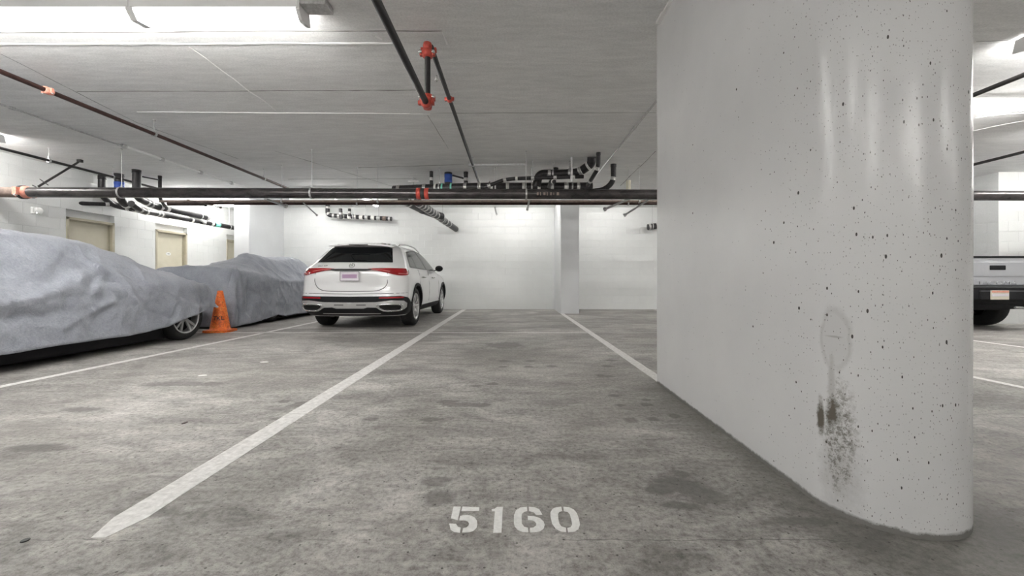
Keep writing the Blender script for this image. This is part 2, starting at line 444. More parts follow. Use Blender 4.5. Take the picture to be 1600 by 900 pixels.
for a, b, w in (((-40,51),(690,48),.022),((120,143),(650,141),.02),((640,177),(1025,176),.012),((560,262),(725,257),.03),((450,280),(650,279),.03),
                ((0,84),(215,192),.012),((215,192),(372,248),.012),((430,236),(620,293),.02),((1025,236),(970,290),.02),((1524,66),(1575,63),.012),
                ((668,180),(700,232),.008)):
    wob_strip(cp(*a), cp(*b), w, .0012, 'form_seam', 'seam')
for a, b in (((692,48),(699,68)),((586,54),(597,60))):
    wob_strip(cp(*a), cp(*b), .03, .012, 'form_ridge', 'ridge', .01, 8)
# ---- left wall with three doors (blocks stand proud of a recessed base)
LX = -8.6; BT = .1
struct(MB().box((LX-.35,-10,0), (LX-BT,15,3.25)).build('wall_left', 'wall'))
wall_left = bpy.data.objects['wall_left']
def block_mesh(L, H, T, ch=.0015):
    """one concrete block lying against y=0..T, front face at y=0"""
    g = .0005
    mb = MB(); a, b = g, g
    xs = (a, L-a); zs = (b, H-b)
    mb.add([(xs[0],T,zs[0]),(xs[1],T,zs[0]),(xs[1],T,zs[1]),(xs[0],T,zs[1]),
            (xs[0],ch,zs[0]),(xs[1],ch,zs[0]),(xs[1],ch,zs[1]),(xs[0],ch,zs[1]),
            (xs[0]+ch,0,zs[0]+ch),(xs[1]-ch,0,zs[0]+ch),(xs[1]-ch,0,zs[1]-ch),(xs[0]+ch,0,zs[1]-ch)],
           [(0,1,5,4),(1,2,6,5),(2,3,7,6),(3,0,4,7),(4,5,9,8),(5,6,10,9),(6,7,11,10),(7,4,8,11),(8,9,10,11)])
    return mb
_bm = {}
def lay(wall, u0, u1, holes, fn, rot, T, limit, seen, H=.2045, rows=15, start=0.0, m='wall'):
    """courses of half-bonded blocks between u0 and u1; fn maps (u, z) to a corner, rot turns the block"""
    jobs = []; rest = MB()
    for r in range(rows):
        z = r*H; u = u0 - (.2 if r % 2 else 0)
        top = start
        while u < u1-.01:
            segs = [(max(u, u0), min(u+.4, u1))]; u += .4
            for (h0, h1, hz) in holes:
                nw = []
                for a, b in segs:
                    if z+H > hz+.03 and z >= hz-.03: nw.append((a, b)); continue
                    if b <= h0 or a >= h1: nw.append((a, b)); continue
                    if a < h0: nw.append((a, h0))
                    if b > h1: nw.append((h1, b))
                segs = nw
            for a, b in segs:
                if b-a > .03: jobs.append((seen(a, b, z), a, b, z))
    jobs.sort(key=lambda j: -j[0])
    for i, (sc, a, b, z) in enumerate(jobs):
        L = round(b-a, 3)
        if i < limit and sc > 0:
            k = (L, H, T, m)
            if k not in _bm:
                o = block_mesh(L, H, T).build('block', m); _bm[k] = o.data; bpy.data.objects.remove(o)
            o = bpy.data.objects.new('block', _bm[k]); C.objects.link(o); o.parent = wall
            o.location = fn(a, z); o.rotation_euler = (0, 0, rot)
        else:
            p = fn(a, z); c, s = math.cos(rot), math.sin(rot)
            q = block_mesh(L, H, T)
            rest.add([(p[0]+v.x*c-v.y*s, p[1]+v.x*s+v.y*c, p[2]+v.z) for v in q.v], q.f)
    if rest.v:
        o = rest.build('block_field', m, wall); o['kind'] = 'stuff'
doors = [(7.90, 8.86), (9.88, 10.84), (12.34, 13.3)]
DH = 2.10
holes = [(a, b, DH) for a, b in doors]
# blocks of the left wall: front faces +X ; rot +90deg maps local x -> +Y, local y -> -X
lay(wall_left, -1.6, 14.8, holes, lambda u, z: (LX, u, z), PI/2, BT,
    300, lambda a, b, z: 1 if (a > 6.6 and b < 12.8) else (0.0), start=0)
tail = MB().box((LX-BT,-10,0),(LX,-1.6,3.25)).build('wall_render', 'wall', wall_left)
MBx = MB().box((LX-BT,-1.6,15*.2045),(LX,14.9,3.25)).build('wall_render', 'wall', wall_left)
for i, (a, b) in enumerate(doors):
    fr = MB()
    x0, x1 = LX-BT, LX+.012
    fr.box((x0,a,0),(x1,a+.05,DH),.004); fr.box((x0,b-.05,0),(x1,b,DH),.004); fr.box((x0,a,DH-.05),(x1,b,DH),.004)
    fr.box((x0,a+.05,0),(x0+.045,a+.075,DH-.05)); fr.box((x0,b-.075,0),(x0+.045,b-.05,DH-.05)); fr.box((x0,a+.05,DH-.075),(x0+.045,b-.05,DH-.05))
    root = fr.build('door_%d' % (i+1), 'dframe'); struct(root)
    MB().box((x0,a+.055,.01),(x0+.03,b-.055,DH-.055),.002).build('door_leaf', 'door', root)
    k = MB().cyl((x0+.03,a+.13,1.0),(x0+.085,a+.13,1.0),.012); k.lathe((x0+.07,a+.13,1.0),(1,0,0),[(.0,0),(.026,.004),(.03,.02),(.022,.035),(0,.04)],16)
    k.build('door_knob', 'galv', root)
    h = MB()
    for z in (.3,1.05,1.8): h.cyl((x0+.035,b-.058,z-.05),(x0+.035,b-.058,z+.05),.008,8)
    h.build('hinge', 'galv', root)
    if i < 2:
        yc = (a+b)/2-.03; pz = 1.53
        pl = MB().lathe((x0+.03,yc,pz),(1,0,0),[(0,0),(1,0),(1,.006),(0,.006)],28,False)
        for v in pl.v: v.y = yc+(v.y-yc)*.075; v.z = pz+(v.z-pz)*.042
        po = pl.build('plaque', 'plaque', root)
        tt = MB()
        for kx in (-.028,-.012,.006,.022): tt.box((x0+.036,yc+kx,pz-.008),(x0+.0372,yc+kx+.010,pz+.008))
        tt.build('plaque_lettering', 'ink', po)
# ---- back wall
BY = 12.2
wall_back = struct(MB().box((-6.8,BY+.06,0),(9.74,BY+.3,3.25)).build('wall_back', 'wall'))
def seen_back(a, b, z):
    if b < -6.75 or a > 4.4: return 0
    if 1.2 < (a+b)/2 < 1.75: return 0
    return .2 + z if a < -1.7 else 1+z
lay(wall_back, -6.8, 9.74, [], lambda u, z: (u, BY, z), 0, .06, 300, seen_back)
# alcove behind the left column
struct(MB().box((-9.0,14.6,0),(-6.7,14.9,3.25)).build('wall_alcove', 'wall'))
struct(MB().box((-6.8,BY+.3,0),(-6.6,14.9,3.25)).build('wall_return', 'wall'))
# ---- right wall block
RX, RY = 9.74, 8.2
wall_right = struct(MB().box((RX+.06,RY+.06,0),(13.4,BY+.3,3.25)).build('wall_right', 'wall'))
lay(wall_right, RX, 13.4, [], lambda u, z: (u, RY, z), 0, .06, 60, lambda a, b, z: 1 if a < 10.7 else 0)
# side face looks toward -X : rot -90 maps local x -> -Y, local y -> +X
lay(wall_right, -BY, -RY, [], lambda u, z: (RX, -u, z), -PI/2, .06, 60, lambda a, b, z: 1 if a > -9.4 else 0)
struct(MB().box((13.1,-10,0),(13.4,RY+.06,3.25)).build('wall_east', 'wall'))
struct(MB().box((-9.4,-10,0),(13.4,-9.7,3.35)).build('wall_behind', 'wall'))
# ---- columns
def column(x0, x1, y0, y1, nm):
    o = MB().box((x0,y0,-.01),(x1,y1,cz(y0)+.02),.012).build(nm, 'col')
    return o
c1 = column(-7.2,-6.8,10.6,12.35,'concrete_column'); tag(c1,'broad white column between the doors and the white back wall','column'); struct(c1)
c2 = column(1.26,1.74,10.6,BY+.03,'concrete_column'); tag(c2,'narrow white column standing against the back wall','column'); struct(c2)
# ---- the big pier with a rounded end
def pier():
    R = .256; xc = 1.2+R; yc = 1.635; y1 = 3.5
    y1 = 3.50
    out = [(1.235, y1-.012), (1.247, y1), (1.2+2*R-.012, y1), (1.2+2*R, y1-.012)]
    out += [(xc+R*math.cos(a), yc-R*math.sin(a)) for a in [PI*k/64 for k in range(65)]]
    bm = bmesh.new(); zs = [0, .3, .6, .9, 1.2, 1.6, 2.0, 2.5, 3.25]; rings = []
    n = len(out)
    for z in zs: rings.append([bm.verts.new((x + .004*noise.noise(Vector((x*3, y*3, z*2))), y, z)) for x, y in out])
    for a, b in zip(rings, rings[1:]):
        for k in range(n): bm.faces.new((a[k], a[(k+1) % n], b[(k+1) % n], b[k]))
    bm.faces.new(rings[-1]); bm.faces.new(rings[0][::-1])
    mb = MB().bm(bm, True); o = mb.build('wall_pier', 'pier')
    for p in o.data.polygons: p.use_smooth = True
    for e in ():
        pass
    md = o.modifiers.new('split', 'EDGE_SPLIT'); md.split_angle = math.radians(30)
    struct(o)
    e = MB()
    for s in range(14):
        ya = 3.42-s*.14
        e.box((1.200+.006*(s % 3), ya-.13, CY+CAMH-.022), (1.24, ya, CY+CAMH-.002-.003*(s % 2)))
    e.build('form_fin', 'ridge', o)
pier()

# ================================================================== FLOOR MARKINGS
def flat(polys, name, m, parent=None, t=.0015):
    mb = MB()
    for P in polys:
        bm = bmesh.new(); vs_ = [bm.verts.new((x, y, .0005)) for x, y in P]; f = bm.faces.new(vs_)
        r = bmesh.ops.extrude_face_region(bm, geom=[f])
        for g in r['geom']:
            if isinstance(g, bmesh.types.BMVert): g.co.z = t
        bmesh.ops.triangulate(bm, faces=bm.faces[:]); mb.bm(bm)
    return mb.build(name, m, parent)
def line(a, b, w, label, m='line', rounded=0, wob=.004):
    A = Vector((*a, 0)); B = Vector((*b, 0)); d = B-A; n = max(2, int(d.length/.12)); r = Vector((-d.y, d.x, 0)).normalized()
    L = []; R_ = []
    for i in range(n+1):
        p = A+d*i/n; t = i*d.length/n
        k = w/2
        if rounded and t < rounded: k = w/2*math.sqrt(max(.15, 1-(1-t/rounded)**2))
        L.append((p.x+r.x*(k+wob*noise.noise(p*5)), p.y+r.y*(k+wob*noise.noise(p*5))))
        R_.append((p.x-r.x*(k+wob*noise.noise(p*5+Vector((3,1,0)))), p.y-r.y*(k+wob*noise.noise(p*5+Vector((3,1,0))))))
    return tag(flat([L+R_[::-1]], 'parking_line', m), label, 'painted line')
line((-1.41,1.395),(-1.41,12.1),.125,'long white stall line running left of the painted number towards the back wall', rounded=.02)
line((1.30,3.53),(1.30,12.1),.10,'white stall line running back from the far edge of the big pier')
line((-4.235,2.4),(-4.10,6.7),.085,'white stall line beside the nearest covered car', 'line')
line((-4.10,6.9),(-4.05,12.0),.09,'white stall line between the white car and the far covered car')
line((-8.3,6.80),(1.24,6.80),.055,'thin white line crossing the stalls behind the white car')
line((1.36,6.80),(3.9,6.80),.05,'faint thin line crossing the floor right of the empty stall','faint')
line((4.17,-.5),(4.17,12.0),.075,'bright white stall line right of the big pier, nearer one')
line((6.66,1.0),(6.66,6.4),.075,'bright white stall line right of the big pier, nearer the truck')
line((5.5,7.42),(9.5,7.42),.05,'faint thin line across the floor behind the silver truck','faint')
DIG = {
 '5': [[(305,232),(355,232),(335,325),(287,312)],
       [(367,232),(485,237),(483,262),(360,262)],
       [(350,298),(372,292),(400,290),(430,296),(452,308),(468,330),(471,352),(465,380),(445,400),(415,410),(364,412),(372,381),(392,378),(408,366),(414,350),(404,334),(382,326),(345,326)],
       [(275,350),(322,352),(335,372),(355,378),(350,413),(310,408),(285,392)]],
 '1': [[(570,250),(590,247),(608,234),(648,234),(638,413),(580,413),(592,264),(572,264)]],
 '6': [[(815,233),(817,262),(795,268),(780,282),(777,300),(780,350),(795,372),(822,380),(824,410),(785,407),(752,394),(730,370),(724,345),(725,290),(738,258),(770,238)],
       [(828,233),(866,236),(900,250),(922,288),(880,290),(862,270),(829,262)],
       [(820,297),(862,298),(905,312),(930,335),(938,358),(930,385),(905,402),(870,409),(836,410),(835,380),(860,377),(878,364),(880,348),(868,334),(850,326),(822,324)]],
 '0': [[(1053,233),(1060,262),(1040,268),(1031,282),(1033,320),(1040,350),(1055,370),(1086,380),(1088,408),(1050,403),(1014,384),(990,350),(978,300),(978,272),(992,248),(1018,237)],
       [(1068,233),(1106,236),(1140,252),(1162,278),(1176,318),(1183,355),(1172,388),(1148,404),(1100,410),(1095,381),(1118,375),(1129,356),(1122,318),(1112,284),(1098,268),(1070,262)]],
}
num = thing('stall_number', 'large white stencilled number 5160 painted on the near floor', 'painted number', (0.0,1.5,0))
for k in '5160':
    polys = []
    for P in DIG[k]:
        q = [F(640+u/4.444, 740+v/4.444) for u, v in P]; polys.append([(v.x, v.y) for v in q])
    flat(polys, 'digit', 'digit', num, .002)
# worn small stencil on the thin line behind the white car
wm = thing('stall_number', 'small worn stencilled stall number on the thin line behind the white car', 'painted number', (-2.7,6.85,0))
for k, w in enumerate((.035,.03,.06,.055,.05,.06,.05)):
    x = -2.98+k*.062
    flat([[(x,6.83),(x+w*.8,6.83),(x+w*.8+.02,6.93-(k % 2)*.02),(x+.02,6.92)]], 'stencil_mark', 'faint', wm)
# litter
def scrap(px, py, sx, sy, m, label, nm):
    c = F(px, py); out = []
    for k in range(9):
        a = 2*PI*k/9; out.append((c.x+sx*math.cos(a)*(.8+.3*random.random()), c.y+sy*math.sin(a)*(.8+.3*random.random())))
    tag(flat([out], nm, m, t=.004), label, 'litter')
scrap(289,661,.012,.022,'brown','small dark red leaf lying on the left floor','dry_leaf')
scrap(316,587,.04,.03,'digit','flattened white paper scrap on the floor in front of the cone','paper_scrap')
scrap(413,566,.045,.03,'digit','white paper scrap on the floor nearer the white car','paper_scrap')
scrap(40,845,.012,.012,'ink','small dark pebble on the floor at lower left','pebble')

# ================================================================== LAMPS
def fixture(x0, x1, y, label, depth=False, d=0.0, group=None, two=True, tm='tube'):
    """a batten with bare tubes; runs along X (or along Y if depth); near=-1 puts the housing on the -Y side"""
    if depth: a, b = (x0, y), (x0, x1)
    xc = (x0+x1)/2
    t = thing('fluorescent_fixture', label, 'ceiling lamp', (xc if not depth else x0, y if not depth else (y+x1)/2, cz(y)), group)
    z = cz(y)
    if not depth:
        MB().box((x0,y-.05,z-.075),(x1,y+.02,z),.004).build('housing', 'enamel', t)
        for xe in (x0+.008, x1-.008):
            mb = MB().add([(xe-.014,y-.045,z-.01),(xe-.014,y+.11,z-.02),(xe-.014,y+.13,z-.13),(xe-.014,y-.0,z-.15),(xe-.014,y-.045,z-.09),
                           (xe+.014,y-.045,z-.01),(xe+.014,y+.11,z-.02),(xe+.014,y+.13,z-.13),(xe+.014,y-.0,z-.15),(xe+.014,y-.045,z-.09)],
                          [(0,1,2,3,4),(9,8,7,6,5),(0,5,6,1),(1,6,7,2),(2,7,8,3),(3,8,9,4),(4,9,5,0)])
            mb.build('end_plate', 'enamel', t)
        for dy, dz in ((.035,.105),(.095,.075)) if two else ((.04,.10),):
            MB().cyl((x0+.02,y+dy,z-dz),(x1-.02,y+dy,z-dz),.017,8).build('tube', tm, t)
    else:
        y0, y1 = y, x1
        MB().box((x0-.05,y0,z-.05),(x0+.05,y1,z),.004).build('housing', 'enamel', t)
        for dx in (-.03, .03):
            MB().cyl((x0+dx,y0+.03,z-.075),(x0+dx,y1-.03,cz(y1)-.085),.015,8).build('tube', tm, t)
        for ye in (y0, y1): MB().box((x0-.05,ye-.01,z-.11),(x0+.05,ye+.012,z-.02)).build('end_plate', 'enamel', t)
    return t
FY = 3.17
fixture(-2.92,-1.63,FY,'bare tube ceiling light at upper left, the one ending beside the black pipe')
fixture(-4.22,-2.93,FY,'bare tube ceiling light at upper left, the one cut by the picture edge')
fixture(-5.52,-4.23,FY,'bare tube ceiling light outside the left edge, in line with the two upper left ones')
chn = MB().box((-1.62,FY-.05,cz(FY)-.05),(-1.42,FY+.09,cz(FY)),.004).build('cable_channel','galv')
tag(chn,'short grey cable channel at the right end of the upper left lights','cable channel')
off = [(4.50,3.55),(5.70,3.55),(-8.57,5.95),(-5.9,10.9),(-4.9,9.6),(-1.2,10.9),(.0,10.9),(2.1,10.9),(-8.3,9.9),(-8.35,11.35),(-8.5,10.7),(-7.1,10.0),
       (-4.2,-2.6),(-3.0,-2.6),(.2,-5.0),(1.4,-5.0),(5.2,-2.6),(-3.5,-7),(2,-7),(8.0,-2.6),(6.2,9.2),(7.6,5.6),(3.2,6.2),(8.8,6.3),(10.6,6.3),(5.4,4.9),(-3.2,.2)]  # last few are unseen, added to brighten the right side and the ceiling
names = ['bare tube ceiling light right of the big pier at the picture edge','bare tube ceiling light beyond the right picture edge',
 'bare tube ceiling light high beside the left wall at the picture edge','ceiling light hidden behind the long dark pipe above the far covered car',
 'ceiling light hidden behind the long dark pipe above the white car','ceiling light hidden behind the long dark pipe above the empty stall',
 'ceiling light hidden behind the long dark pipe left of the narrow column','ceiling light hidden behind the long dark pipe right of the narrow column',
 'ceiling light between the drain pipes and the second cream door','ceiling light glowing beside the broad column near the third door','short ceiling light added to brighten the left wall between the second and third doors','ceiling light added behind the long dark pipe in front of the broad column']  # last two lamps added to brighten the left wall by the doors
for i, (x, y) in enumerate(off):
    lab = names[i] if i < len(names) else None
    if lab: fixture(x, x+{9:.75, 2:1.05, 10:.9}.get(i, 1.18), y, lab, tm='tube_low' if i in (3,4,5,6,7,11) else 'tube')
    else: fixture(x, x+1.18, y, 'unseen bare tube ceiling light outside the picture', group='ceiling lights outside the picture')
fixture(-3.8, 11.5, 10.35, 'ceiling light running towards the back wall just above the white car', depth=True, tm='tube_low')

# ================================================================== PIPES
def coupling(p, ax, r, parent, m='red', L=.05):
    p = Vector(p); ax = Vector(ax).normalized()
    mb = MB().lathe(p, ax, [(r*1.0,-L),(r*1.25,-L),(r*1.45,-L*.5),(r*1.45,L*.5),(r*1.25,L),(r*1.0,L)], 18)
    side = ax.cross(Vector((0,0,1)))
    if side.length < .1: side = Vector((1,0,0))
    side.normalize(); up = ax.cross(side)
    for s in (-1, 1):
        c = p+side*s*r*1.75
        mb.bar(c-side*r*.5-ax*0, c+side*r*.35, L*1.2, r*.9, up=ax)
    o = mb.build('coupling', m, parent)
    bl = MB()
    for s in (-1, 1):
        c = p+side*s*r*1.75; bl.cyl(c-up*r*.85, c+up*r*.85, r*.28, 8); bl.lathe(c+up*r*.8, up, [(0,0),(r*.42,0),(r*.42,r*.3),(0,r*.35)], 6)
    bl.build('bolt', 'bolt', o); return o
def hanger(p, r, parent, m='galv', rod=.005, ax=(1,0,0)):
    """ring around the pipe and a threaded rod to the slab"""
    p = Vector(p); ax = Vector(ax).normalized(); side = Vector((0,0,1)).cross(ax).normalized(); mb = MB()
    pts = [p+side*math.cos(a)*(r+.006)+Vector((0,0,1))*(math.sin(a)*(r+.006)) for a in [2*PI*k/20 for k in range(20)]]
    w = .014
    q = [x-ax*w for x in pts]+[x+ax*w for x in pts]
    q2 = [x-ax*w+(x-p).normalized()*.006 for x in pts]+[x+ax*w+(x-p).normalized()*.006 for x in pts]
    n = 20; fs = []
    for k in range(n):
        j = (k+1) % n
        fs += [(k,j,n+j,n+k),(2*n+k,2*n+n+k,2*n+n+j,2*n+j),(k,2*n+k,2*n+j,j),(n+k,n+j,3*n+j,3*n+k)]
    mb.add(q+q2, fs)
    top = cz(p.y)
    mb.bar(p+Vector((0,0,r)), p+Vector((0,0,r+.05)), .02, .012)
    mb.cyl(p+Vector((0,0,r+.03)), (p.x,p.y,top), rod, 6)
    mb.cyl((p.x,p.y,top-.012),(p.x,p.y,top), .016, 8)
    return mb.build('hanger', m, parent)
# --- the long main
A = Vector((LX-.02,6.70,CAMH+1.432)); B = Vector((13.2,7.08,CAMH+1.432)); MR = .084
def mainp(x): return A.lerp(B, (x-A.x)/(B.x-A.x))
mp = thing('sprinkler_main', 'long thick dark steel pipe crossing the whole garage in front of the drains', 'pipe', A)
x_c = (39-800)/640*6.72
MB().tube([mainp(x_c), B], MR, 24).build('pipe_run', 'main', mp)
MB().tube([A, mainp(x_c)], MR*1.0, 24).build('pipe_run', 'rusty', mp)['label'] = 'rusty brown end length of the pipe'
ax = (B-A).normalized()
cc = coupling(mainp(x_c), ax, MR*.82, mp, 'pinkred', .10)
MB().lathe(mainp(x_c)-ax*.015, ax, [(MR,-.03),(MR*1.32,-.028),(MR*1.32,.028),(MR,.03)], 20).build('gasket_band', 'ink', cc)
x2 = (664-800)/640*6.88
for dx in (-.09,.045):
    MB().lathe(mainp(x2+dx), ax, [(MR,-.035),(MR*1.13,-.032),(MR*1.13,.032),(MR,.035)], 20).build('red_band', 'red', mp)
MB().lathe(mainp(x2-.02), ax, [(MR,-.03),(MR*1.08,-.03),(MR*1.08,.03),(MR,.03)], 20).build('band', 'ink', mp)
for px in (200, 490, 822, 1200, 1660):
    p = mainp((px-800)/640*6.85); hanger(p, MR, mp, ax=ax)
# print on the pipe, worn
mk = MB()
for k_, (w_, h_) in enumerate(((.03,.05),(.012,.055),(.035,.045),(.02,.055),(.03,.05),(.012,.04),(.04,.05))):
    p_ = mainp((838-800)/640*6.9+k_*.055)+Vector((0,-MR-.001,-.01)); mk.box(p_-Vector((0,0,h_/2)), p_+Vector((w_,.003,h_/2)))
mk.build('worn_print', 'rusty', mp)
# brace rods on the left
pa = cp(125,252,.03); pb = mainp((64-800)/640*6.72)+Vector((0,-.03,.09))
br = MB().cyl(pa, pb, .017, 10).build('sway_brace', 'bpipe', mp); br['label'] = 'black diagonal brace'
MB().box(pa-Vector((.035,.03,.02)), pa+Vector((.035,.03,.03)), .004).build('brace_foot', 'bpipe', br)
MB().bar(pb-Vector((.10,0,-.02)), pb+Vector((.14,0,-.10)), .012).bar(pb-Vector((-.02,0,-.12)), pb+Vector((.16,0,.02)), .01).build('brace_clamp', 'bpipe', br)
cl = []
# --- thin pipes just behind the main
def straight(name, a, b, r, m, label, cat='pipe', hang=(), coup=(), hm='galv', cm='red', seg=12):
    a = Vector(a); b = Vector(b); t = thing(name, label, cat, a)
    MB().cyl(a, b, r, seg).build('pipe_run', m, t); d = (b-a).normalized()
    for k in hang: hanger(a.lerp(b, k), r, t, hm, .004, d)
    for k in coup: coupling(a.lerp(b, k), d, r, t, cm, .035)
    return t
straight('sprinkler_pipe', W(250,314.5,7.7), W(1320,314.5,7.7), .022, 'rusty', 'thin grey brown pipe running just below and behind the long dark pipe', hang=(.178,.318,.7))
straight('sprinkler_pipe', W(262,318.2,7.85), W(1320,318.2,7.85), .027, 'brown', 'maroon pipe lowest of the pipes behind the long dark pipe', hang=(.28,.68))
# --- branch lines running away from the camera
Yb = 2.05
def depth_pipe(px, py, y0, y1, drop, r, m, label, **kw):
    """a pipe parallel to Y passing the pixel, drop under the slab"""
    k = (437-py)/640; y = (CY-drop)/k; x = (px-800)/640*y
    return straight('sprinkler_pipe', (x, y0, cz(y0)-drop), (x, y1, cz(y1)-drop), r, m, label, **kw), x
t1, x = depth_pipe(220,201,2.0,9.2,.19,.024,'brown','maroon pipe running under the ceiling above both covered cars', hang=(.49,.83))
coupling((x, 640*4.74/712+.0, cz(4.3)-.19), (0,1,0), .026, t1, 'pinkred', .04)
t2, x = depth_pipe(110,259.5,3.0,9.0,.20,.022,'bpipe','dark pipe under the ceiling close to the left wall', hang=(.62,.8))
t3, x = depth_pipe(1560,133,1.5,8.1,.19,.024,'bpipe','upper black pipe under the ceiling right of the big pier', hang=(.2,))
t4, x = depth_pipe(1560,247.5,4.0,8.1,.19,.024,'bpipe','lower black pipe under the ceiling above the silver truck', hang=(.2,))
# --- dropped branch in the middle
ty = 3.5; X4 = -132/640*ty; zl = CAMH+272/640*ty; zu = CAMH+364/640*ty
t = thing('sprinkler_pipe', 'black pipe with red fittings dropping from the ceiling in the middle', 'pipe', (X4,ty,zu))
x0 = X4+.012
MB().cyl((X4-.002,-3,zl),(X4,ty,zl),.025,16).build('pipe_run','bpipe',t)
MB().cyl((X4,ty,zl),(X4,ty,zu),.025,16).build('riser','bpipe',t)
MB().cyl((X4+.03,ty,zu),(X4+.03,8.6,cz(8.6)-.12),.022,16).build('pipe_run','bpipe',t)
for z, s in ((zl,1),(zu,-1)):
    f = MB().lathe((X4,ty,z+s*.06),(0,0,s),[(.026,-.035),(.042,-.03),(.046,0),(.042,.03),(.026,.035)],16)
    f.lathe((X4,ty,z),(0,0,1),[(0,-.036),(.034,-.03),(.04,0),(.034,.03),(0,.036)],16)
    f.lathe((X4,ty-s*.055,z),(0,-s,0),[(.026,-.03),(.042,-.026),(.046,0),(.042,.026),(.026,.03)],16)
    for e in (-1,1):
        f.bar((X4+e*.05,ty,z+s*.06-.018),(X4+e*.05,ty,z+s*.06+.018),.034,.03)
        f.bar((X4+e*.05,ty-s*.07,z),(X4+e*.05,ty-s*.035,z),.034,.03)
    fo = f.build('elbow','red',t); bl = MB()
    for e in (-1,1):
        bl.cyl((X4+e*.055,ty-.035,z+s*.06),(X4+e*.055,ty+.03,z+s*.06),.009,8); bl.lathe((X4+e*.055,ty-.035,z+s*.06),(0,-1,0),[(.015,0),(.015,.008),(0,.01)],6)
    bl.build('bolt','bolt',fo)
yk = 640*(cz(4.5)-CAMH-.12)/(437-150)
zr = zu+(cz(8.6)-.12-zu)*(yk-ty)/(8.6-ty)
coupling((X4+.03,yk,zr),(0,1,0),.024,t,'red',.03)
hanger((X4+.03,7.2,zu+(cz(8.6)-.12-zu)*(7.2-ty)/(8.6-ty)),.022,t,ax=(0,1,0))
MB().cyl((X4+.0,3.92,zu-.035),(X4+.0,3.92,zu-.075),.008,8).lathe((X4+.0,3.92,zu-.075),(0,0,-1),[(.006,0),(.018,.004),(.018,.008),(.006,.02),(0,.02)],12).build('sprinkler_head','bolt',t)
# --- conduits on the slab
def conduit(a, b, r, m, label, boxes=()):
    t = thing('conduit', label, 'conduit', a); a = Vector(a); b = Vector(b); d = (b-a)
    MB().cyl(a, b, r, 10).build('conduit_run', m, t)
    for k in boxes:
        p = a+d*k; MB().lathe(p, d.normalized(), [(r,-.03),(r*1.6,-.028),(r*1.6,.028),(r,.03)], 12).build('conduit_joint', 'galv', t)
    return t
def cpair(p1, p2, y0, y1, drop, dx=0):
    q = cp(*p1, drop); x = q.x; return (x+dx, y0, cz(y0)-drop), (x+dx, y1, cz(y1)-drop)
a, b = cpair((100,197), None, 3.0, 6.5, .022); conduit(a, b, .012, 'galv', 'thin painted conduit on the ceiling left of the maroon pipe', (.3,.6,1))
a, b = cpair((280,258), None, 6.5, 9.7, .035); cd = conduit(a, b, .022, 'enamel', 'bright metal conduit continuing on the ceiling towards the broad column', (.0,.22,.5,.78))
a, b = cpair((982,212), None, 3.6, 9.0, .024); conduit(a, b, .013, 'galv', 'thin metal conduit on the ceiling beside the big pier', (.4,.8))

# --- drain pipes
CL = [None]
def cluster(label, at): CL[0] = thing('drain_pipework', label, 'drain pipes', at)
def drain(path, r, label, bands=(), bend=.12, m='iron', bm_='band', hang=(), caps=True, bw=.03, group=None, name='drain_pipe'):
    P = rnd_path(path, bend) if len(path) > 2 else [Vector(p) for p in path]
    t = MB().tube(P, r, 16).build(name, m, CL[0])
    if m != 'iron': t['label'] = label
    L = [0]
    for p, q in zip(P, P[1:]): L.append(L[-1]+(q-p).length)
    def at(k):
        s = k*L[-1]
        for i in range(len(P)-1):
            if s <= L[i+1]+1e-9:
                return P[i].lerp(P[i+1], (s-L[i])/max(1e-6, L[i+1]-L[i])), (P[i+1]-P[i]).normalized()
        return P[-1], (P[-1]-P[-2]).normalized()
    for k in bands:
        mm = bm_; w = bw
        if isinstance(k, tuple): k, mm, w = k
        p, d = at(k)
        mb = MB().lathe(p, d, [(r*.98,-w),(r*1.10,-w),(r*1.10,-w*.35),(r*1.06,-w*.3),(r*1.06,w*.3),(r*1.10,w*.35),(r*1.10,w),(r*.98,w)], 18)
        mb.build('clamp_band', mm, t)
    for k in hang:
        p, d = at(k); hanger(p, r, t, ax=d)
    return t
# middle cluster
cluster('tangle of black drain pipes with steel clamps above the long pipe in the middle', W(800,292,7.8))
def top(px, y): return Vector(((px-800)/640*y, y, cz(y)))
drain([W(615,297,8.0), W(660,295,7.9), W(740,292.5,7.85), W(925,292,7.85)], .085, 'thick black drain pipe lying behind the top of the long dark pipe, with steel clamps',
      [.03,.165,(.22,'tape',.02),(.255,'green',.015),(.30,'green',.015),.37,.44,.50,.58,.66,.735,.80,(.87,'band',.04),.93], .3, hang=(.24,.52,.7,.9))
drain([W(838,291,7.6), W(842,272,7.55), W(872,272,7.5), W(904,270,7.4), W(924,256,7.25), (1.40,7.2,cz(7.2))], .078, 'upper thick black drain pipe with a dome fitting at its right end', [.30,.60,.74,(.87,'band',.02)], .10, hang=(.35,.58))
drain([W(757,293,7.5), W(787,281,7.45), W(806,279,7.4), W(912,276,7.3)], .034, 'slender black drain pipe in front of the thick ones', [.05,.22,(.34,'tape',.02),.5,.72,.9], .08, hang=(.5,))
drain([top(935,6.95), W(935,262,6.95), W(926,277,7.15), W(918,290,7.5)], .036, 'black vent pipe curving up into the ceiling nearest the big pier', [(.02,'iron',.02),.32,.75], .2)
drain([top(958.5,7.65), W(958.5,284,7.65), W(944,297,7.7), W(925,299,7.75)], .050, 'black drain pipe curving up into the ceiling right of the cluster', [(.03,'iron',.025),.36], .22)
drain([top(700.5,8.25), W(700.5,290,8.25)], .072, 'short black riser with blue label above the thick drain', [(.45,'blue',.085),(.03,'iron',.03)])
drain([top(674,8.15), W(674,292,8.15)], .036, 'short thin black riser left of the blue labelled riser', [.5])
drain([top(728,8.2), W(728,290,8.2)], .042, 'short thin black riser right of the blue labelled riser', [(.05,'iron',.02),.55])
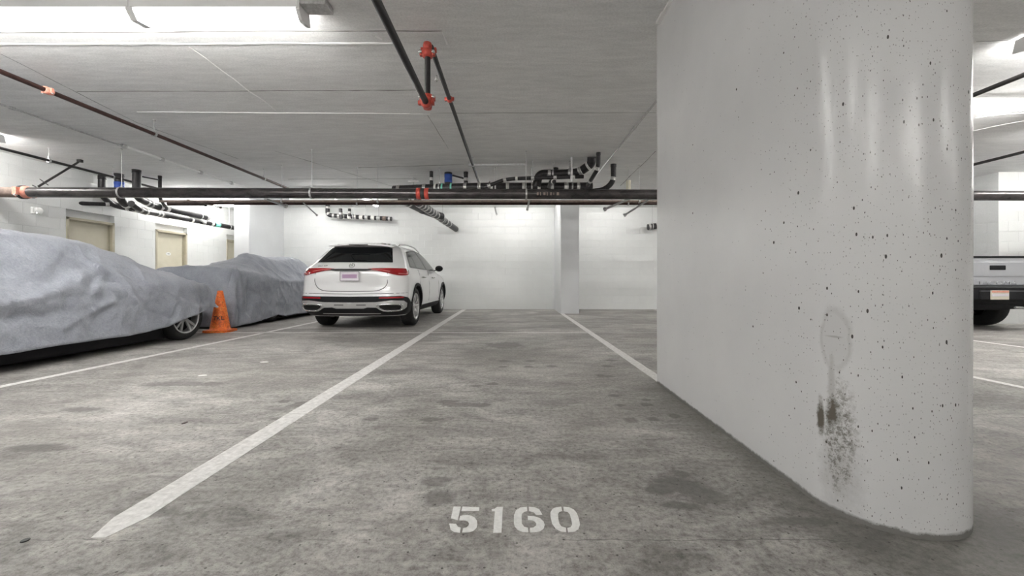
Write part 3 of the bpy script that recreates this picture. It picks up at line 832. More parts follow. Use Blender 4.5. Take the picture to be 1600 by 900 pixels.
drain([top(868,7.9), W(868,272,7.9)], .05, 'short black stub entering the ceiling above the upper drain', [(.05,'iron',.02)])
drain([W(707,274,8.3), W(726,279,8.3)], .018, 'thin black pipe linking two risers above the thick drain', [])
drain([top(893,7.1)-Vector((0,0,.03)), W(893,284,7.15)], .022, 'thin grey riser with a steel clamp on the upper drain', [.35,.7], m='galv')
drain([W(858,292,7.4), W(861,283,7.15), W(866,284,7.05)], .036, 'short black branch with a pale end cap', [(.92,'tape',.018)], .05)
drain([top(982,8.9), W(982,297,8.9)], .05, 'pale yellow stub pipe under the ceiling beside the big pier', [], m='door')
drain([top(765,8.6)-Vector((0,0,.1)), W(762,293,8.0)], .012, 'thin rust coloured rod pipe behind the thick drain', [], m='rusty')
st = thing('strut', 'pale horizontal metal channel hung under the ceiling right of the middle black pipe', 'strut', W(733,258,7.45))
MB().bar(W(732,258,7.45), W(822,257,7.45), .04, .028).build('channel', 'galv', st)
for px in (733, 778, 821): MB().cyl(W(px,258,7.45), top(px,7.45), .006, 6).build('rod', 'galv', st)
for (px, lab) in ((646,'small grey bracket lamp base on the ceiling left of the risers'),):
    s2 = thing('ceiling_bracket', lab, 'bracket', top(px,8.6))
    y = 8.6; MB().bar(Vector((top(px-8,y).x,y,cz(y)-.09)), Vector((top(px+8,y).x,y,cz(y)-.09)), .05, .03).build('plate','enamel',s2)
    MB().cyl((top(px,y).x,y,cz(y)-.4),(top(px,y).x,y,cz(y)),.008,6).build('rod','galv',s2)
# depth-wise insulated drains in the middle
cluster('black drain pipes running from the long pipe to the back wall above the empty stall', W(652,315,8.1))
drain([W(652,315.5,8.1), (-1.66,12.24,CAMH+1.50)], .082, 'long black drain pipe running to the back wall above the empty stall', [.03,.08,(.13,'tape',.03),.19,.25,.31,.38,(.43,'tape',.03),.52,.62,.72,.98], hang=(.55,))
drain([W(628,311,7.9), W(648,322,8.6), W(672,333,9.5), W(690,338,9.9)], .085, 'thick short drain pipe joining the middle drain from the left', [.08,.16,(.55,'iron',.04),.86], .3)
# on the back wall
cluster('banded black drain pipe mounted on the back wall above the white car', W(560,338,11.9))
drain([W(512,321,11.9), W(512,336,11.9), W(530,337.5,11.9), W(612,342,11.9)], .062, 'banded black drain pipe mounted on the back wall above the white car', [.03,.12,.2,.27,.34,(.42,'tape',.05),.5,(.58,'tape',.05),.66,(.74,'tape',.05),(.82,'band',.05),(.9,'rusty',.05),.97], .1, hang=(.3,.47,.64,.82))
drain([W(532,326,11.8), W(533,342,11.8)], .05, 'short black riser at the left end of the back wall drain', [.5])
drain([W(546,326,11.8), W(546,338,11.8)], .04, 'short black riser second along the back wall drain', [.5])
cluster('banded black pipe end showing beside the big pier', W(1012,355,11.6))
drain([W(1012,355,11.6), W(1060,349,11.6)], .085, 'banded black pipe end showing beside the big pier', [(.06,'band',.03),.3], hang=(.15,))
# left cluster
cluster('black drain pipes and risers beside the left wall above the cream doors', W(200,318,8.5))
drain([top(158,8.45)+Vector((.02,0,0)), W(159,306,8.45), W(178,321,8.85), (-8.2,9.1,CAMH+1.53), (-8.22,12.9,CAMH+1.53)], .062, 'long black drain pipe running beside the left wall above the doors', [(.01,'iron',.03),.20,.27,.33,(.52,'tape',.03),(.60,'band',.05),(.66,'tape',.04),(.70,'green',.09)], .16, hang=(.6,.8))
drain([top(186,8.35), W(187,309,8.35), W(196,320,8.6), (-8.08,9.05,CAMH+1.50)], .075, 'thick black riser with blue label beside the left wall', [(.02,'iron',.03),(.2,'blue',.07),.62,(.8,'tape',.03)], .14)
drain([top(213.5,8.05), W(213.5,308,8.05), (-7.62,8.7,CAMH+1.57), (-7.72,10.4,CAMH+1.57)], .068, 'thick black riser turning to run towards the second door', [(.01,'iron',.03),.30,.36,.47,(.53,'tape',.04),(.98,'band',.04)], .16, hang=(.9,))
drain([top(250,8.5), W(250,310,8.5), (-7.6,9.0,CAMH+1.58)], .033, 'thin black riser rightmost beside the left wall', [(.02,'iron',.02),(.32,'band',.03)], .12)
drain([W(222,276,8.3), W(248,281,8.45)], .014, 'thin black pipe linking the two right risers near the left wall', [])
drain([W(122,317.5,8.15), W(172,319.5,8.55)], .040, 'black capped stub pipe above the first cream door', [.9])
drain([W(205,318,8.3), W(222,330,8.7), W(238,332,9.1), W(262,338,9.9)], .062, 'curved black drain pipe sweeping below the left risers', [.2,.33,.62,(.74,'tape',.03)], .2)
drain([W(296,338,10.1), W(312,342,10.4), W(320,348,10.9)], .03, 'short pale fitting joining the two left drain runs', [.2,.6], .1, m='tape')
# braces under the main
def brace(a, b, w, label, m='galv', h=None):
    t = MB().bar(a, b, w, h or w*.5).build('sway_brace', m, mp)
    MB().lathe(a, Vector(b)-Vector(a), [(0,-.01),(w*.8,-.01),(w*.8,.02),(0,.02)], 10).build('brace_end', m, t); return t
def stub(a, px, py, y, w, label, m='galv'): return brace(W(*a), W(px,py,y), w, label, m)
stub((945,327,7.55),985,310,7.2,.05,'wide grey brace hanging below the long pipe near the narrow column')
stub((976,336,7.55),1014,312,7.2,.04,'grey brace below the long pipe beside the big pier')
stub((495,336,7.5),474,317,7.2,.022,'thin curved rod brace below the long pipe left of the white car','galv')
stub((345,324,7.5),292,312,7.1,.03,'dark rod brace below the long pipe above the second door','rusty')
stub((824,327,7.2),827,313,6.9,.03,'short light strap below the long pipe beside the narrow column')
stub((322,321,7.4),255,321,7.35,.02,'thin dark rod running level above the second door','bpipe')
ws = MB().cyl(W(776,335,11.95), W(773,322,12.2), .022, 10).cyl(W(776,335,11.95), W(776,335,12.2), .03, 10).build('pipe_stub', 'galv'); tag(ws, 'short grey stub on the back wall above the empty stall', 'pipe')
stub((447,322,7.5),415,311,7.1,.05,'light brace below the long pipe near the broad column')
# wall alarm
al = thing('wall_alarm', 'small white alarm with strobe on the left wall near the first door', 'alarm', (LX,7.40,2.12))
MB().box((LX,7.31,2.06),(LX+.05,7.45,2.18),.008).build('back_box','enamel',al)
MB().lathe((LX+.05,7.39,2.125),(1,0,0),[(.055,0),(.055,.03),(.04,.04),(0,.04)],20).build('sounder','enamel',al)
MB().box((LX+.05,7.34,2.065),(LX+.085,7.40,2.095),.005).build('strobe','chrome',al)

# ================================================================== WHEELS
def wheel(parent, c, r, w, rr, face, spokes=5, rim='alloy', twin=True):
    """axis along X; face=+1 outward is +X"""
    c = Vector(c); ax = Vector((face,0,0))
    tyre = MB().lathe(c, ax, [(rr,-w*.5),(rr+.02,-w*.5),(r-.03,-w*.49),(r-.008,-w*.40),(r,-w*.30),(r,w*.30),(r-.008,w*.40),(r-.03,w*.49),(rr+.03,w*.5),(rr,w*.46),(rr,-w*.5)], 40).build('wheel','rubber',parent)
    mb = MB().lathe(c, ax, [(rr+.001,-w*.45),(rr+.001,w*.47),(rr-.006,w*.49),(rr-.018,w*.47),(rr-.022,w*.40),(rr-.03,w*.1),(rr-.03,-w*.4)], 40)
    mb.lathe(c, ax, [(0,w*.40),(.03,w*.40),(.036,w*.36),(.07,w*.33),(.075,w*.1),(0,w*.1)], 20)
    for k in range(spokes):
        for sgn in ((-1,1) if twin else (0,)):
            a = 2*PI*k/spokes+PI/2; da = .16*sgn
            p = c+ax*w*.30+Vector((0,math.cos(a+da*.4),math.sin(a+da*.4)))*.05
            q = c+ax*w*.40+Vector((0,math.cos(a+da*1.4),math.sin(a+da*1.4)))*(rr-.012)
            mb.bar(p, q, .034 if twin else .05, .022, up=ax)
    mb.build('rim', rim, tyre)
    MB().lathe(c, ax, [(0,w*.02),(rr-.03,w*.02),(rr-.03,w*.0),(0,0)], 28).build('brake_disc','dark',tyre)
    return tyre

# ================================================================== WHITE SUV
def ring_body(tabs, zs, ncorn=10, nside=40, nrear=14):
    """closed body of stacked rounded-rectangle rings; tabs give width, rear, front, rear radius, front radius by height"""
    pass
class Body:
    def __init__(s, w, yr, yf, rr, rf): s.w, s.yr, s.yf, s.rr, s.rf = w, yr, yf, rr, rf
    def par(s, z):
        w = inter(s.w, z); a = inter(s.yr, z); b = inter(s.yf, z)
        r = min(lin(s.rr, z), w*.98, (b-a)*.45); q = min(lin(s.rf, z), w*.98, (b-a)*.45); return w, a, b, r, q
    def ring(s, z, nc=10, ns=44, nr=10):
        w, a, b, r, q = s.par(z); P = []
        bow = .05*min(1, w)       # rear face bows outward at centre
        for k in range(nr): P.append((w-r)*k/nr); 
        half = [(x, a) for x in P]
        for k in range(nc+1):
            t = PI/2*k/nc; half.append((w-r+r*math.sin(t), a+r-r*math.cos(t)))
        for k in range(1, ns): half.append((w, a+r+(b-q-a-r)*k/ns))
        for k in range(nc+1):
            t = PI/2*k/nc; half.append((w-q+q*math.cos(t), b-q+q*math.sin(t)))
        for k in range(1, nr+1): half.append(((w-q)*(1-k/nr), b))
        full = half + [(-x, y) for x, y in half[-2:0:-1]]
        return [(x, s.bow(x, y, w, a, b, q), z) for x, y in full]
    def bow(s, x, y, w, a, b, q):
        u = x/max(w, .01); L = b-a
        y2 = y
        if y < a+.6: y2 = y + .085*u*u*(1-(y-a)/.6)
        if y > b-.9: y2 = y - .16*u*u*(1-(b-y)/.9)
        return y2
    def rear(s, x, z, off):
        w, a, b, r, q = s.par(z); ax = abs(x); y = a
        if ax > w-r: y = a+r-math.sqrt(max(0, r*r-(ax-(w-r))**2))
        return Vector((x, s.bow(x, y, w, a, b, q)-off, z))
    def side(s, y, z, off, sg=1):
        w, a, b, r, q = s.par(z); x = w
        # undo the bow roughly
        yy = y-.085 if y < a+.3 else y
        if yy < a+r: x = w-r+math.sqrt(max(0, r*r-(r-(yy-a))**2)) if yy > a else w-r
        if y > b-q: x = w-q+math.sqrt(max(0, q*q-(y-(b-q))**2)) if y < b else w-q
        return Vector((sg*(x+off), y, z))
    def wrap(s, t, z, off, sg=1):
        """t metres from the rear centre line measured round the corner"""
        w, a, b, r, q = s.par(z)
        if t <= w-r: x, y, n = t, a, Vector((0,-1,0))
        elif t <= w-r+r*PI/2:
            th = (t-(w-r))/r; x, y = w-r+r*math.sin(th), a+r-r*math.cos(th); n = Vector((math.sin(th), -math.cos(th), 0))
        else: x, y, n = w, a+r+(t-(w-r+r*PI/2)), Vector((1,0,0))
        p = Vector((x, s.bow(x, y, w, a, b, q), z))+n*off; p.x *= sg; return p
    def mesh(s, zs, **kw):
        rg = [s.ring(z, **kw) for z in zs]; n = len(rg[0]); mb = MB()
        vs_ = [p for r in rg for p in r]
        fs = [(i*n+k, i*n+(k+1) % n, (i+1)*n+(k+1) % n, (i+1)*n+k) for i in range(len(rg)-1) for k in range(n)]
        fs.append(tuple(range(n))[::-1]); fs.append(tuple((len(rg)-1)*n+k for k in range(n)))
        mb.add(vs_, fs, True); return mb
suv = thing('car', 'white SUV with dark glass parked with its rear to the camera', 'car', (-2.775,7.0,0))
SO = Vector((-2.775,7.0,0))
bd = Body(
    w=[(.24,.84),(.34,.90),(.50,.935),(.70,.945),(.88,.935),(1.0,.915),(1.08,.885),(1.14,.855),(1.3,.775),(1.42,.705),(1.50,.635),(1.555,.54),(1.585,.42),(1.60,.25)],
    yr=[(.24,.16),(.34,.05),(.46,.0),(.60,.0),(.68,.02),(.80,.035),(.95,.03),(1.05,.055),(1.12,.11),(1.19,.18),(1.32,.34),(1.44,.49),(1.52,.62),(1.57,.95),(1.60,1.5)],
    yf=[(.24,4.5),(.40,4.66),(.6,4.71),(.78,4.66),(.90,4.50),(.98,4.15),(1.03,3.75),(1.07,3.52),(1.12,3.38),(1.3,3.02),(1.45,2.68),(1.55,2.35),(1.60,2.0)],
    rr=[(.24,.25),(.5,.28),(.9,.27),(1.08,.26),(1.2,.30),(1.45,.24),(1.6,.2)],
    rf=[(.24,.4),(.9,.5),(1.08,.4),(1.6,.3)])
zs = [.24,.27,.31,.36,.42,.48,.54,.59,.63,.68,.74,.80,.86,.91,.95,.98,1.005,1.03,1.055,1.08,1.105,1.13,1.16,1.2,1.25,1.3,1.36,1.42,1.46,1.50,1.525,1.55,1.57,1.585,1.595,1.60]
bo = bd.mesh(zs); bo.v = [v+SO for v in bo.v]
body = bo.build('body', 'carpaint', suv)
body.data.materials.append(M['clad'])
WR = .365
wheels = [(.80,.96,WR),(.80,3.85,WR)]
def cut(body, cs, R, x0, x1, O):
    for sg in (-1, 1):
        for (wx, wy, wz) in cs:
            mb = MB().cyl((sg*x0,wy,wz),(sg*x1,wy,wz),R,48); mb.v = [v+O for v in mb.v]
            c = mb.build('cutter','clad')
            md = body.modifiers.new('b','BOOLEAN'); md.operation = 'DIFFERENCE'; md.solver = 'EXACT'; md.object = c
            c.location = (0,0,0)
            bpy.context.view_layer.update()
            dg = bpy.context.evaluated_depsgraph_get(); me = bpy.data.meshes.new_from_object(body.evaluated_get(dg))
            body.modifiers.clear(); body.data = me; bpy.data.objects.remove(c)
    for p in body.data.polygons:
        q = p.center
        for (wx, wy, wz) in cs:
            d = math.hypot(q.y-wy, q.z-wz)
            if d < R+.002 and abs(q.x) > x0-.01 and (abs(p.normal.x) < .3 or abs(abs(q.x)-x0) < .01): p.material_index = 1
        if p.normal.z < -.8 and q.z < .3: p.material_index = 1
    body.data.update()
cut(body, wheels, .405, .56, 1.2, SO)
def sh(f): return lambda u, v, o: f(u, v, o)+SO
for sg in (1, -1):
    S = lambda y, z, o, sg=sg: bd.side(y, z, o, sg)+SO
    Wp = lambda t, z, o, sg=sg: bd.wrap(t, z, o, sg)+SO
    patch([(.66,1.10),(.80,1.28),(.98,1.405),(1.3,1.455),(1.9,1.49),(2.5,1.45),(2.93,1.27),(3.18,1.085)], S, .002, 'window_surround', 'ink', suv, .06, .004)
    patch([(.72,1.14),(.86,1.30),(1.0,1.385),(1.20,1.43),(1.13,1.12),(.9,1.115)], S, .004, 'side_window', 'glass', suv, .06, .006)
    patch([(1.17,1.12),(1.235,1.435),(1.75,1.475),(1.80,1.47),(2.02,1.10)], S, .004, 'side_window', 'glass', suv, .06, .006)
    patch([(2.09,1.10),(1.87,1.47),(2.15,1.47),(2.45,1.43),(2.85,1.28),(3.12,1.10)], S, .004, 'side_window', 'glass', suv, .06, .006)
    patch([(.62,1.105),(.78,1.28),(.98,1.42),(1.3,1.46),(1.9,1.50),(2.5,1.46),(2.95,1.28),(3.22,1.09),(3.18,1.085),(2.92,1.262),(2.48,1.44),(1.9,1.482),(1.3,1.442),(1.0,1.402),(.80,1.262),(.68,1.125),(3.1,1.094),(3.2,1.08),(.66,1.10)][:16], S, .0045, 'window_trim', 'ink', suv, .06, .004)
    # wheel arch lips
    for (wx, wy, wz) in wheels:
        o = []
        for k in range(25):
            a = PI*(-.07+1.14*k/24); o.append((wy+.405*math.cos(a), wz+.405*math.sin(a)))
        for k in range(24, -1, -1):
            a = PI*(-.07+1.14*k/24); o.append((wy+.462*math.cos(a), wz+.455*math.sin(a)))
        patch(o, S, .012, 'arch_trim', 'clad', suv, .05, .03)
        w = wheel(suv, SO+Vector((sg*wx,wy,wz)), WR, .235, .255, sg)
    patch([(1.37,.26),(1.35,.34),(1.6,.36),(3.2,.36),(3.46,.34),(3.44,.26)], S, .012, 'sill_trim', 'clad', suv, .1, .03)
    patch([(1.42,.365),(1.42,.38),(3.38,.38),(3.38,.365)], S, .014, 'sill_moulding', 'chrome', suv, .1, .02)
    for y0 in (1.42, 2.42):
        h = MB(); q = [bd.side(y, .93, .0, sg) for y in (y0, y0+.21)]
        a = bd.side(y0,.93,.0,sg)+SO; b = bd.side(y0+.21,.93,0,sg)+SO; o = Vector((sg*.045,0,0))
        h.tube(rnd_path([a, a+o+Vector((0,.02,0)), b+o-Vector((0,.02,0)), b], .03), .012, 8); h.build('door_handle','chrome',suv)
    for y0 in (1.16, 2.10, 3.26):
        MB().tube([S(y0 - (.10 if z > .9 else 0)*0 + (0 if y0 != 1.16 else (.18 if z < .8 else .05)), z, .001) for z in (.42,.6,.8,1.0,1.08)], .0035, 6).build('door_seam','clad',suv)
    # tail lamp wrapping the corner
    o = [(.28,1.045),(.30,1.072),(.5,1.082),(.75,1.083),(.95,1.08),(1.06,1.06),(1.10,1.02),(1.05,.975),(.93,.955),(.80,.955),(.65,.99),(.45,1.035)]
    patch(smooth_poly(o, 2), Wp, .012, 'tail_lamp', 'tail', suv, .04, .02)
    lp = bpy.data.objects[-1] if False else None
    patch([(.34,1.055),(.52,1.045),(.66,1.02),(.67,1.03),(.52,1.056),(.36,1.066)], Wp, .016, 'lamp_strip', 'tailw', suv, .05, .008)
    patch([(.80,.98),(.96,.975),(1.02,1.0),(1.0,1.01),(.94,.992),(.80,.995)], Wp, .016, 'lamp_strip', 'tailw', suv, .05, .008)
    # reflectors in the bumper
    patch([(.50,.555),(.88,.56),(.92,.575),(.88,.588),(.50,.58)], Wp, .022, 'reflector', 'tail', suv, .06, .01)
    # roof rail
    rl = [Vector((sg*.60,.80,1.50)), Vector((sg*.60,.92,1.555)), Vector((sg*.60,1.5,1.592)), Vector((sg*.60,2.1,1.585)), Vector((sg*.59,2.5,1.53)), Vector((sg*.59,2.62,1.50))]
    MB().tube([p+SO for p in rnd_path(rl, .15)], .016, 8).build('roof_rail','alloy',suv)
    # mirror
    m0 = Vector((sg*.87,3.02,1.10))+SO
    mm = MB(); bm = bmesh.new(); bmesh.ops.create_icosphere(bm, subdivisions=3, radius=1)
    for v in bm.verts: v.co = m0+Vector((sg*.12+v.co.x*.095, v.co.y*.07, .05+v.co.z*.072))
    mm.bm(bm, True); mir = mm.build('mirror','clad',suv)
    MB().bar(m0-Vector((sg*.04,0,.0)), m0+Vector((sg*.08,0,.01)), .04,.02).build('mirror_arm','clad',mir)
    # exhaust trims
    ox = sg*.63
    rim = [(.47,.445),(.80,.455),(.88,.42),(.86,.365),(.80,.345),(.56,.345)]
    a3 = [Wp(u, v, .032) for u, v in smooth_poly(rim, 3)]
    ex = MB().tube(a3, .013, 8, closed=True).build('exhaust_trim','chrome',suv)
    patch(smooth_poly([(.50,.432),(.78,.440),(.85,.415),(.83,.372),(.78,.36),(.58,.36)],2), Wp, .026, 'exhaust_opening', 'dark', suv, .06, .006)
# rear window and other rear parts
Rr = lambda x, z, o: bd.rear(x, z, o)+SO
patch([(-.665,1.185),(-.655,1.215),(-.56,1.46),(-.5,1.478),(.5,1.478),(.56,1.46),(.655,1.215),(.665,1.185)], Rr, .008, 'rear_window', 'glassd', suv, .05, .01)
sp = MB()
outl = [(-.58,.50,1.478),(-.3,.42,1.498),(0,.40,1.505),(.3,.42,1.498),(.58,.50,1.478)]
tp = [(-.56,.80,1.545),(-.3,.80,1.575),(0,.80,1.582),(.3,.80,1.575),(.56,.80,1.545)]
q = [Vector(p)+SO for p in outl]; q2 = [p+Vector((0,0,.028)) for p in q]; q3 = [Vector(p)+SO+Vector((0,0,.006)) for p in tp]; q0 = [Vector(p)+SO-Vector((0,0,.02)) for p in tp]
n = 5; sp.add(q+q2+q3+q0, [(k, k+1, n+k+1, n+k) for k in range(4)]+[(n+k, n+k+1, 2*n+k+1, 2*n+k) for k in range(4)]+[(k, 3*n+k, 3*n+k+1, k+1) for k in range(4)]+[(0,n,2*n,3*n),(4,3*n+4,2*n+4,n+4)])
sp.build('roof_spoiler','carpaint',suv)
MB().bar(Vector((-.17,.398,1.515))+SO, Vector((.17,.398,1.515))+SO, .012,.012).build('spoiler_slot','ink',suv)
Wr = lambda t, z, o: bd.wrap(abs(t), z, o, 1 if t >= 0 else -1)+SO
patch([(-.42,1.048),(-.42,1.064),(-.28,1.068),(.28,1.068),(.42,1.064),(.42,1.048),(.25,1.03),(-.25,1.03)], Wr, .014, 'tailgate_strip', 'ink', suv, .06, .012)
# tailgate outline
ol = [(-.62,1.0),(-.63,.86),(-.58,.75),(-.45,.69),(-.2,.68),(0,.68),(.2,.68),(.45,.69),(.58,.75),(.63,.86),(.62,1.0)]
ol = [ol[0]]+smooth_poly(ol, 4)[4:-8]+[ol[-1]]
MB().tube([Wr(u, v, .0) for u, v in ol], .005, 6).build('tailgate_seam','clad',suv)
MB().tube([Wr(u, .635+.012*abs(u), .0) for u in [(-1.0+.1*k) for k in range(21)]], .004, 6).build('bumper_seam','clad',suv)
# black bumper cladding
def lower(t): return t
cl = [(-1.33,.62),(-1.22,.60),(-1.05,.60),(-.9,.605),(-.6,.595),(0,.59),(.6,.595),(.9,.605),(1.05,.60),(1.22,.60),(1.33,.62),(1.30,.30),(.9,.27),(.5,.26),(0,.255),(-.5,.26),(-.9,.27),(-1.30,.30)]
cl = [(-1.30,.43),(-1.15,.50),(-1.0,.57),(-.85,.60),(-.6,.595),(0,.59),(.6,.595),(.85,.60),(1.0,.57),(1.15,.50),(1.30,.43),(1.26,.29),(.9,.26),(.5,.25),(0,.25),(-.5,.25),(-.9,.26),(-1.26,.29)]
patch(cl, Wr, .014, 'bumper_cladding', 'clad', suv, .05, .03)
sk = [(-.98,.47),(-.90,.515),(-.70,.525),(-.45,.495),(0,.49),(.45,.495),(.70,.525),(.90,.515),(.98,.47),(.97,.40),(.90,.36),(.80,.335),(.56,.335),(.44,.40),(.30,.405),(.24,.385),(-.24,.385),(-.30,.405),(-.44,.40),(-.56,.335),(-.80,.335),(-.90,.36),(-.97,.40)]
patch(sk, Wr, .022, 'skid_plate', 'alloy', suv, .05, .02)
for u in (-.26,.12): patch([(u,.44),(u,.452),(u+.16,.452),(u+.16,.44)], Wr, .026, 'skid_slot', 'clad', suv, .1, .004)
patch([(-.50,.283),(-.50,.30),(.50,.30),(.50,.283)], Wr, .02, 'lower_moulding', 'alloy', suv, .08, .012)
# plate, emblem, badge
pl = MB().box(SO+Vector((-.155,-.004,.865)), SO+Vector((.155,.03,1.015)), .004).build('license_plate','plate',suv)
MB().box(SO+Vector((-.125,-.0065,.905)), SO+Vector((.125,-.003,.972)), .001).build('plate_print','plate2',pl)
f = MB()
for a, b in (((-.16,.86),(.16,.86)),((-.16,1.02),(.16,1.02)),((-.16,.86),(-.16,1.02)),((.16,.86),(.16,1.02))):
    f.bar(SO+Vector((a[0],-.006,a[1])), SO+Vector((b[0],-.006,b[1])), .010)
f.build('plate_frame','alloy',pl)
ec = bd.rear(0,1.125,.012)+SO; em = MB()
nrm = Vector((0,-.80,.6)); upv = Vector((0,.6,.8)); rt = Vector((1,0,0))
em.tube([ec+(rt*math.cos(a)+upv*math.sin(a))*.045 for a in [2*PI*k/28 for k in range(28)]], .005, 6, closed=True)
for k in range(3):
    a = PI/2+2*PI*k/3; tip = ec+(rt*math.cos(a)+upv*math.sin(a))*.044; s = (rt*-math.sin(a)+upv*math.cos(a))*.009
    em.add([ec+s, tip, ec-s, ec+nrm*.008, ec-nrm*.004], [(0,1,3),(1,2,3),(2,0,3),(0,4,1),(1,4,2)])
em.build('emblem','chrome',suv)
bq = bd.rear(-.52,1.118,.006)+SO
text_mesh('GLC 300', .042, .002, 'badge_lettering', 'chrome', suv, bq, (math.radians(55),0,0), 1.1)
MB().tube([bd.rear(-.1,1.32,.02)+SO, bd.rear(.0,1.24,.03)+SO, bd.rear(.32,1.21,.02)+SO], .007, 6).build('rear_wiper','clad',suv)

# ================================================================== SILVER PICKUP (only its tail shows beyond the pier)
TO = Vector((8.28,7.0,0))
tk = thing('pickup_truck', 'silver pickup truck parked beyond the big pier at the right edge', 'truck', TO)
tb = Body(
    w=[(.45,.84),(.60,.92),(.85,.945),(1.05,.93),(1.20,.90),(1.27,.87)],
    yr=[(.45,.10),(.60,.06),(.85,.05),(1.05,.05),(1.2,.06),(1.27,.07)],
    yf=[(.45,5.0),(.6,5.2),(.85,5.25),(1.05,5.1),(1.2,4.2),(1.27,3.9)],
    rr=[(.45,.08),(1.27,.08)], rf=[(.45,.4),(1.27,.4)])
b2 = tb.mesh([.45,.5,.6,.68,.76,.85,.95,1.05,1.12,1.2,1.24,1.27]); b2.v = [v+TO for v in b2.v]
tbo = b2.build('body','silver',tk); tbo.data.materials.append(M['clad'])
TW = [(.82,.95,.395),(.82,4.30,.395)]
cut(tbo, TW, .45, .55, 1.3, TO)
for p_ in tbo.data.polygons:
    if p_.center.z < .64 and p_.center.y < .3: p_.material_index = 1
cab = Body(w=[(1.2,.86),(1.4,.80),(1.62,.70),(1.74,.60),(1.78,.4)], yr=[(1.2,1.85),(1.6,1.95),(1.74,2.1),(1.78,2.4)], yf=[(1.2,4.3),(1.5,3.9),(1.7,3.4),(1.78,3.0)], rr=[(1.2,.15),(1.78,.2)], rf=[(1.2,.3),(1.78,.3)])
b3 = cab.mesh([1.2,1.25,1.3,1.4,1.5,1.6,1.68,1.74,1.77,1.78]); b3.v = [v+TO for v in b3.v]; b3.build('cab','silver',tk)
patch([(-.66,1.3),(-.56,1.62),(.56,1.62),(.66,1.3)], lambda x, z, o: cab.rear(x, z, o)+TO, .008, 'rear_window', 'glass', tk, .1, .01)
for sg in (1,-1):
    patch([(2.25,1.28),(2.35,1.6),(3.35,1.6),(3.8,1.3)], lambda y, z, o, sg=sg: cab.side(y, z, o, sg)+TO, .008, 'side_window', 'glass', tk, .1, .01)
    for (wx, wy, wz) in TW: wheel(tk, TO+Vector((sg*wx,wy,wz)), .395, .26, .21, sg, 6, twin=False)
    MB().box(TO+Vector((sg*.80-.07,.035,.82)), TO+Vector((sg*.80+.07,.14,1.14)), .015).build('tail_lamp','tail',tk)
# tailgate
tg = MB().box(TO+Vector((-.72,-.005,.78)), TO+Vector((.72,.06,1.262)), .014).build('tailgate','silver',tk)
MB().box(TO+Vector((-.74,-.02,1.255)), TO+Vector((.74,.10,1.285)), .008).build('tailgate_cap','clad',tg)
MB().box(TO+Vector((-.66,-.016,.935)), TO+Vector((.66,.0,1.185)), .007).build('tailgate_panel','silver',tg)
MB().box(TO+Vector((-.135,-.026,1.045)), TO+Vector((.135,-.01,1.125)), .010).build('tailgate_handle','clad',tg)
text_mesh('TACOMA', .085, .007, 'tailgate_lettering', 'silver', tg, TO+Vector((0,-.008,.825)), (PI/2,0,0), 1.9)
# bumper
bp = MB().box(TO+Vector((-.88,-.10,.52)), TO+Vector((.88,.10,.775)), .03).build('rear_bumper','clad',tk)
MB().box(TO+Vector((-.42,-.13,.535)), TO+Vector((.42,-.06,.70)), .02).build('bumper_recess','clad',bp)
pl = MB().box(TO+Vector((-.26,-.145,.545)), TO+Vector((.045,-.128,.70)), .004).build('license_plate','platey',tk)
MB().box(TO+Vector((-.25,-.149,.665)), TO+Vector((.035,-.144,.695)), .001).build('plate_band','pinkred',pl)
MB().box(TO+Vector((-.25,-.149,.60)), TO+Vector((.035,-.144,.645)), .001).build('plate_mark','plate',pl)  # pale bar in place of the plate text
MB().cyl(TO+Vector((.17,-.12,.41)), TO+Vector((.30,-.12,.405)), .02, 10).build('exhaust_tip','galv',tk)
MB().box(TO+Vector((-.40,.12,.35)), TO+Vector((.40,4.4,.5)), .03).build('chassis','clad',tk)
MB().box(TO+Vector((-.6,.78,.30)), TO+Vector((.6,1.12,.42)), .04).build('axle','clad',tk)
MB().box(TO+Vector((.30,.18,.36)), TO+Vector((.86,.50,.60)), .06).build('mud_guard','clad',tk)

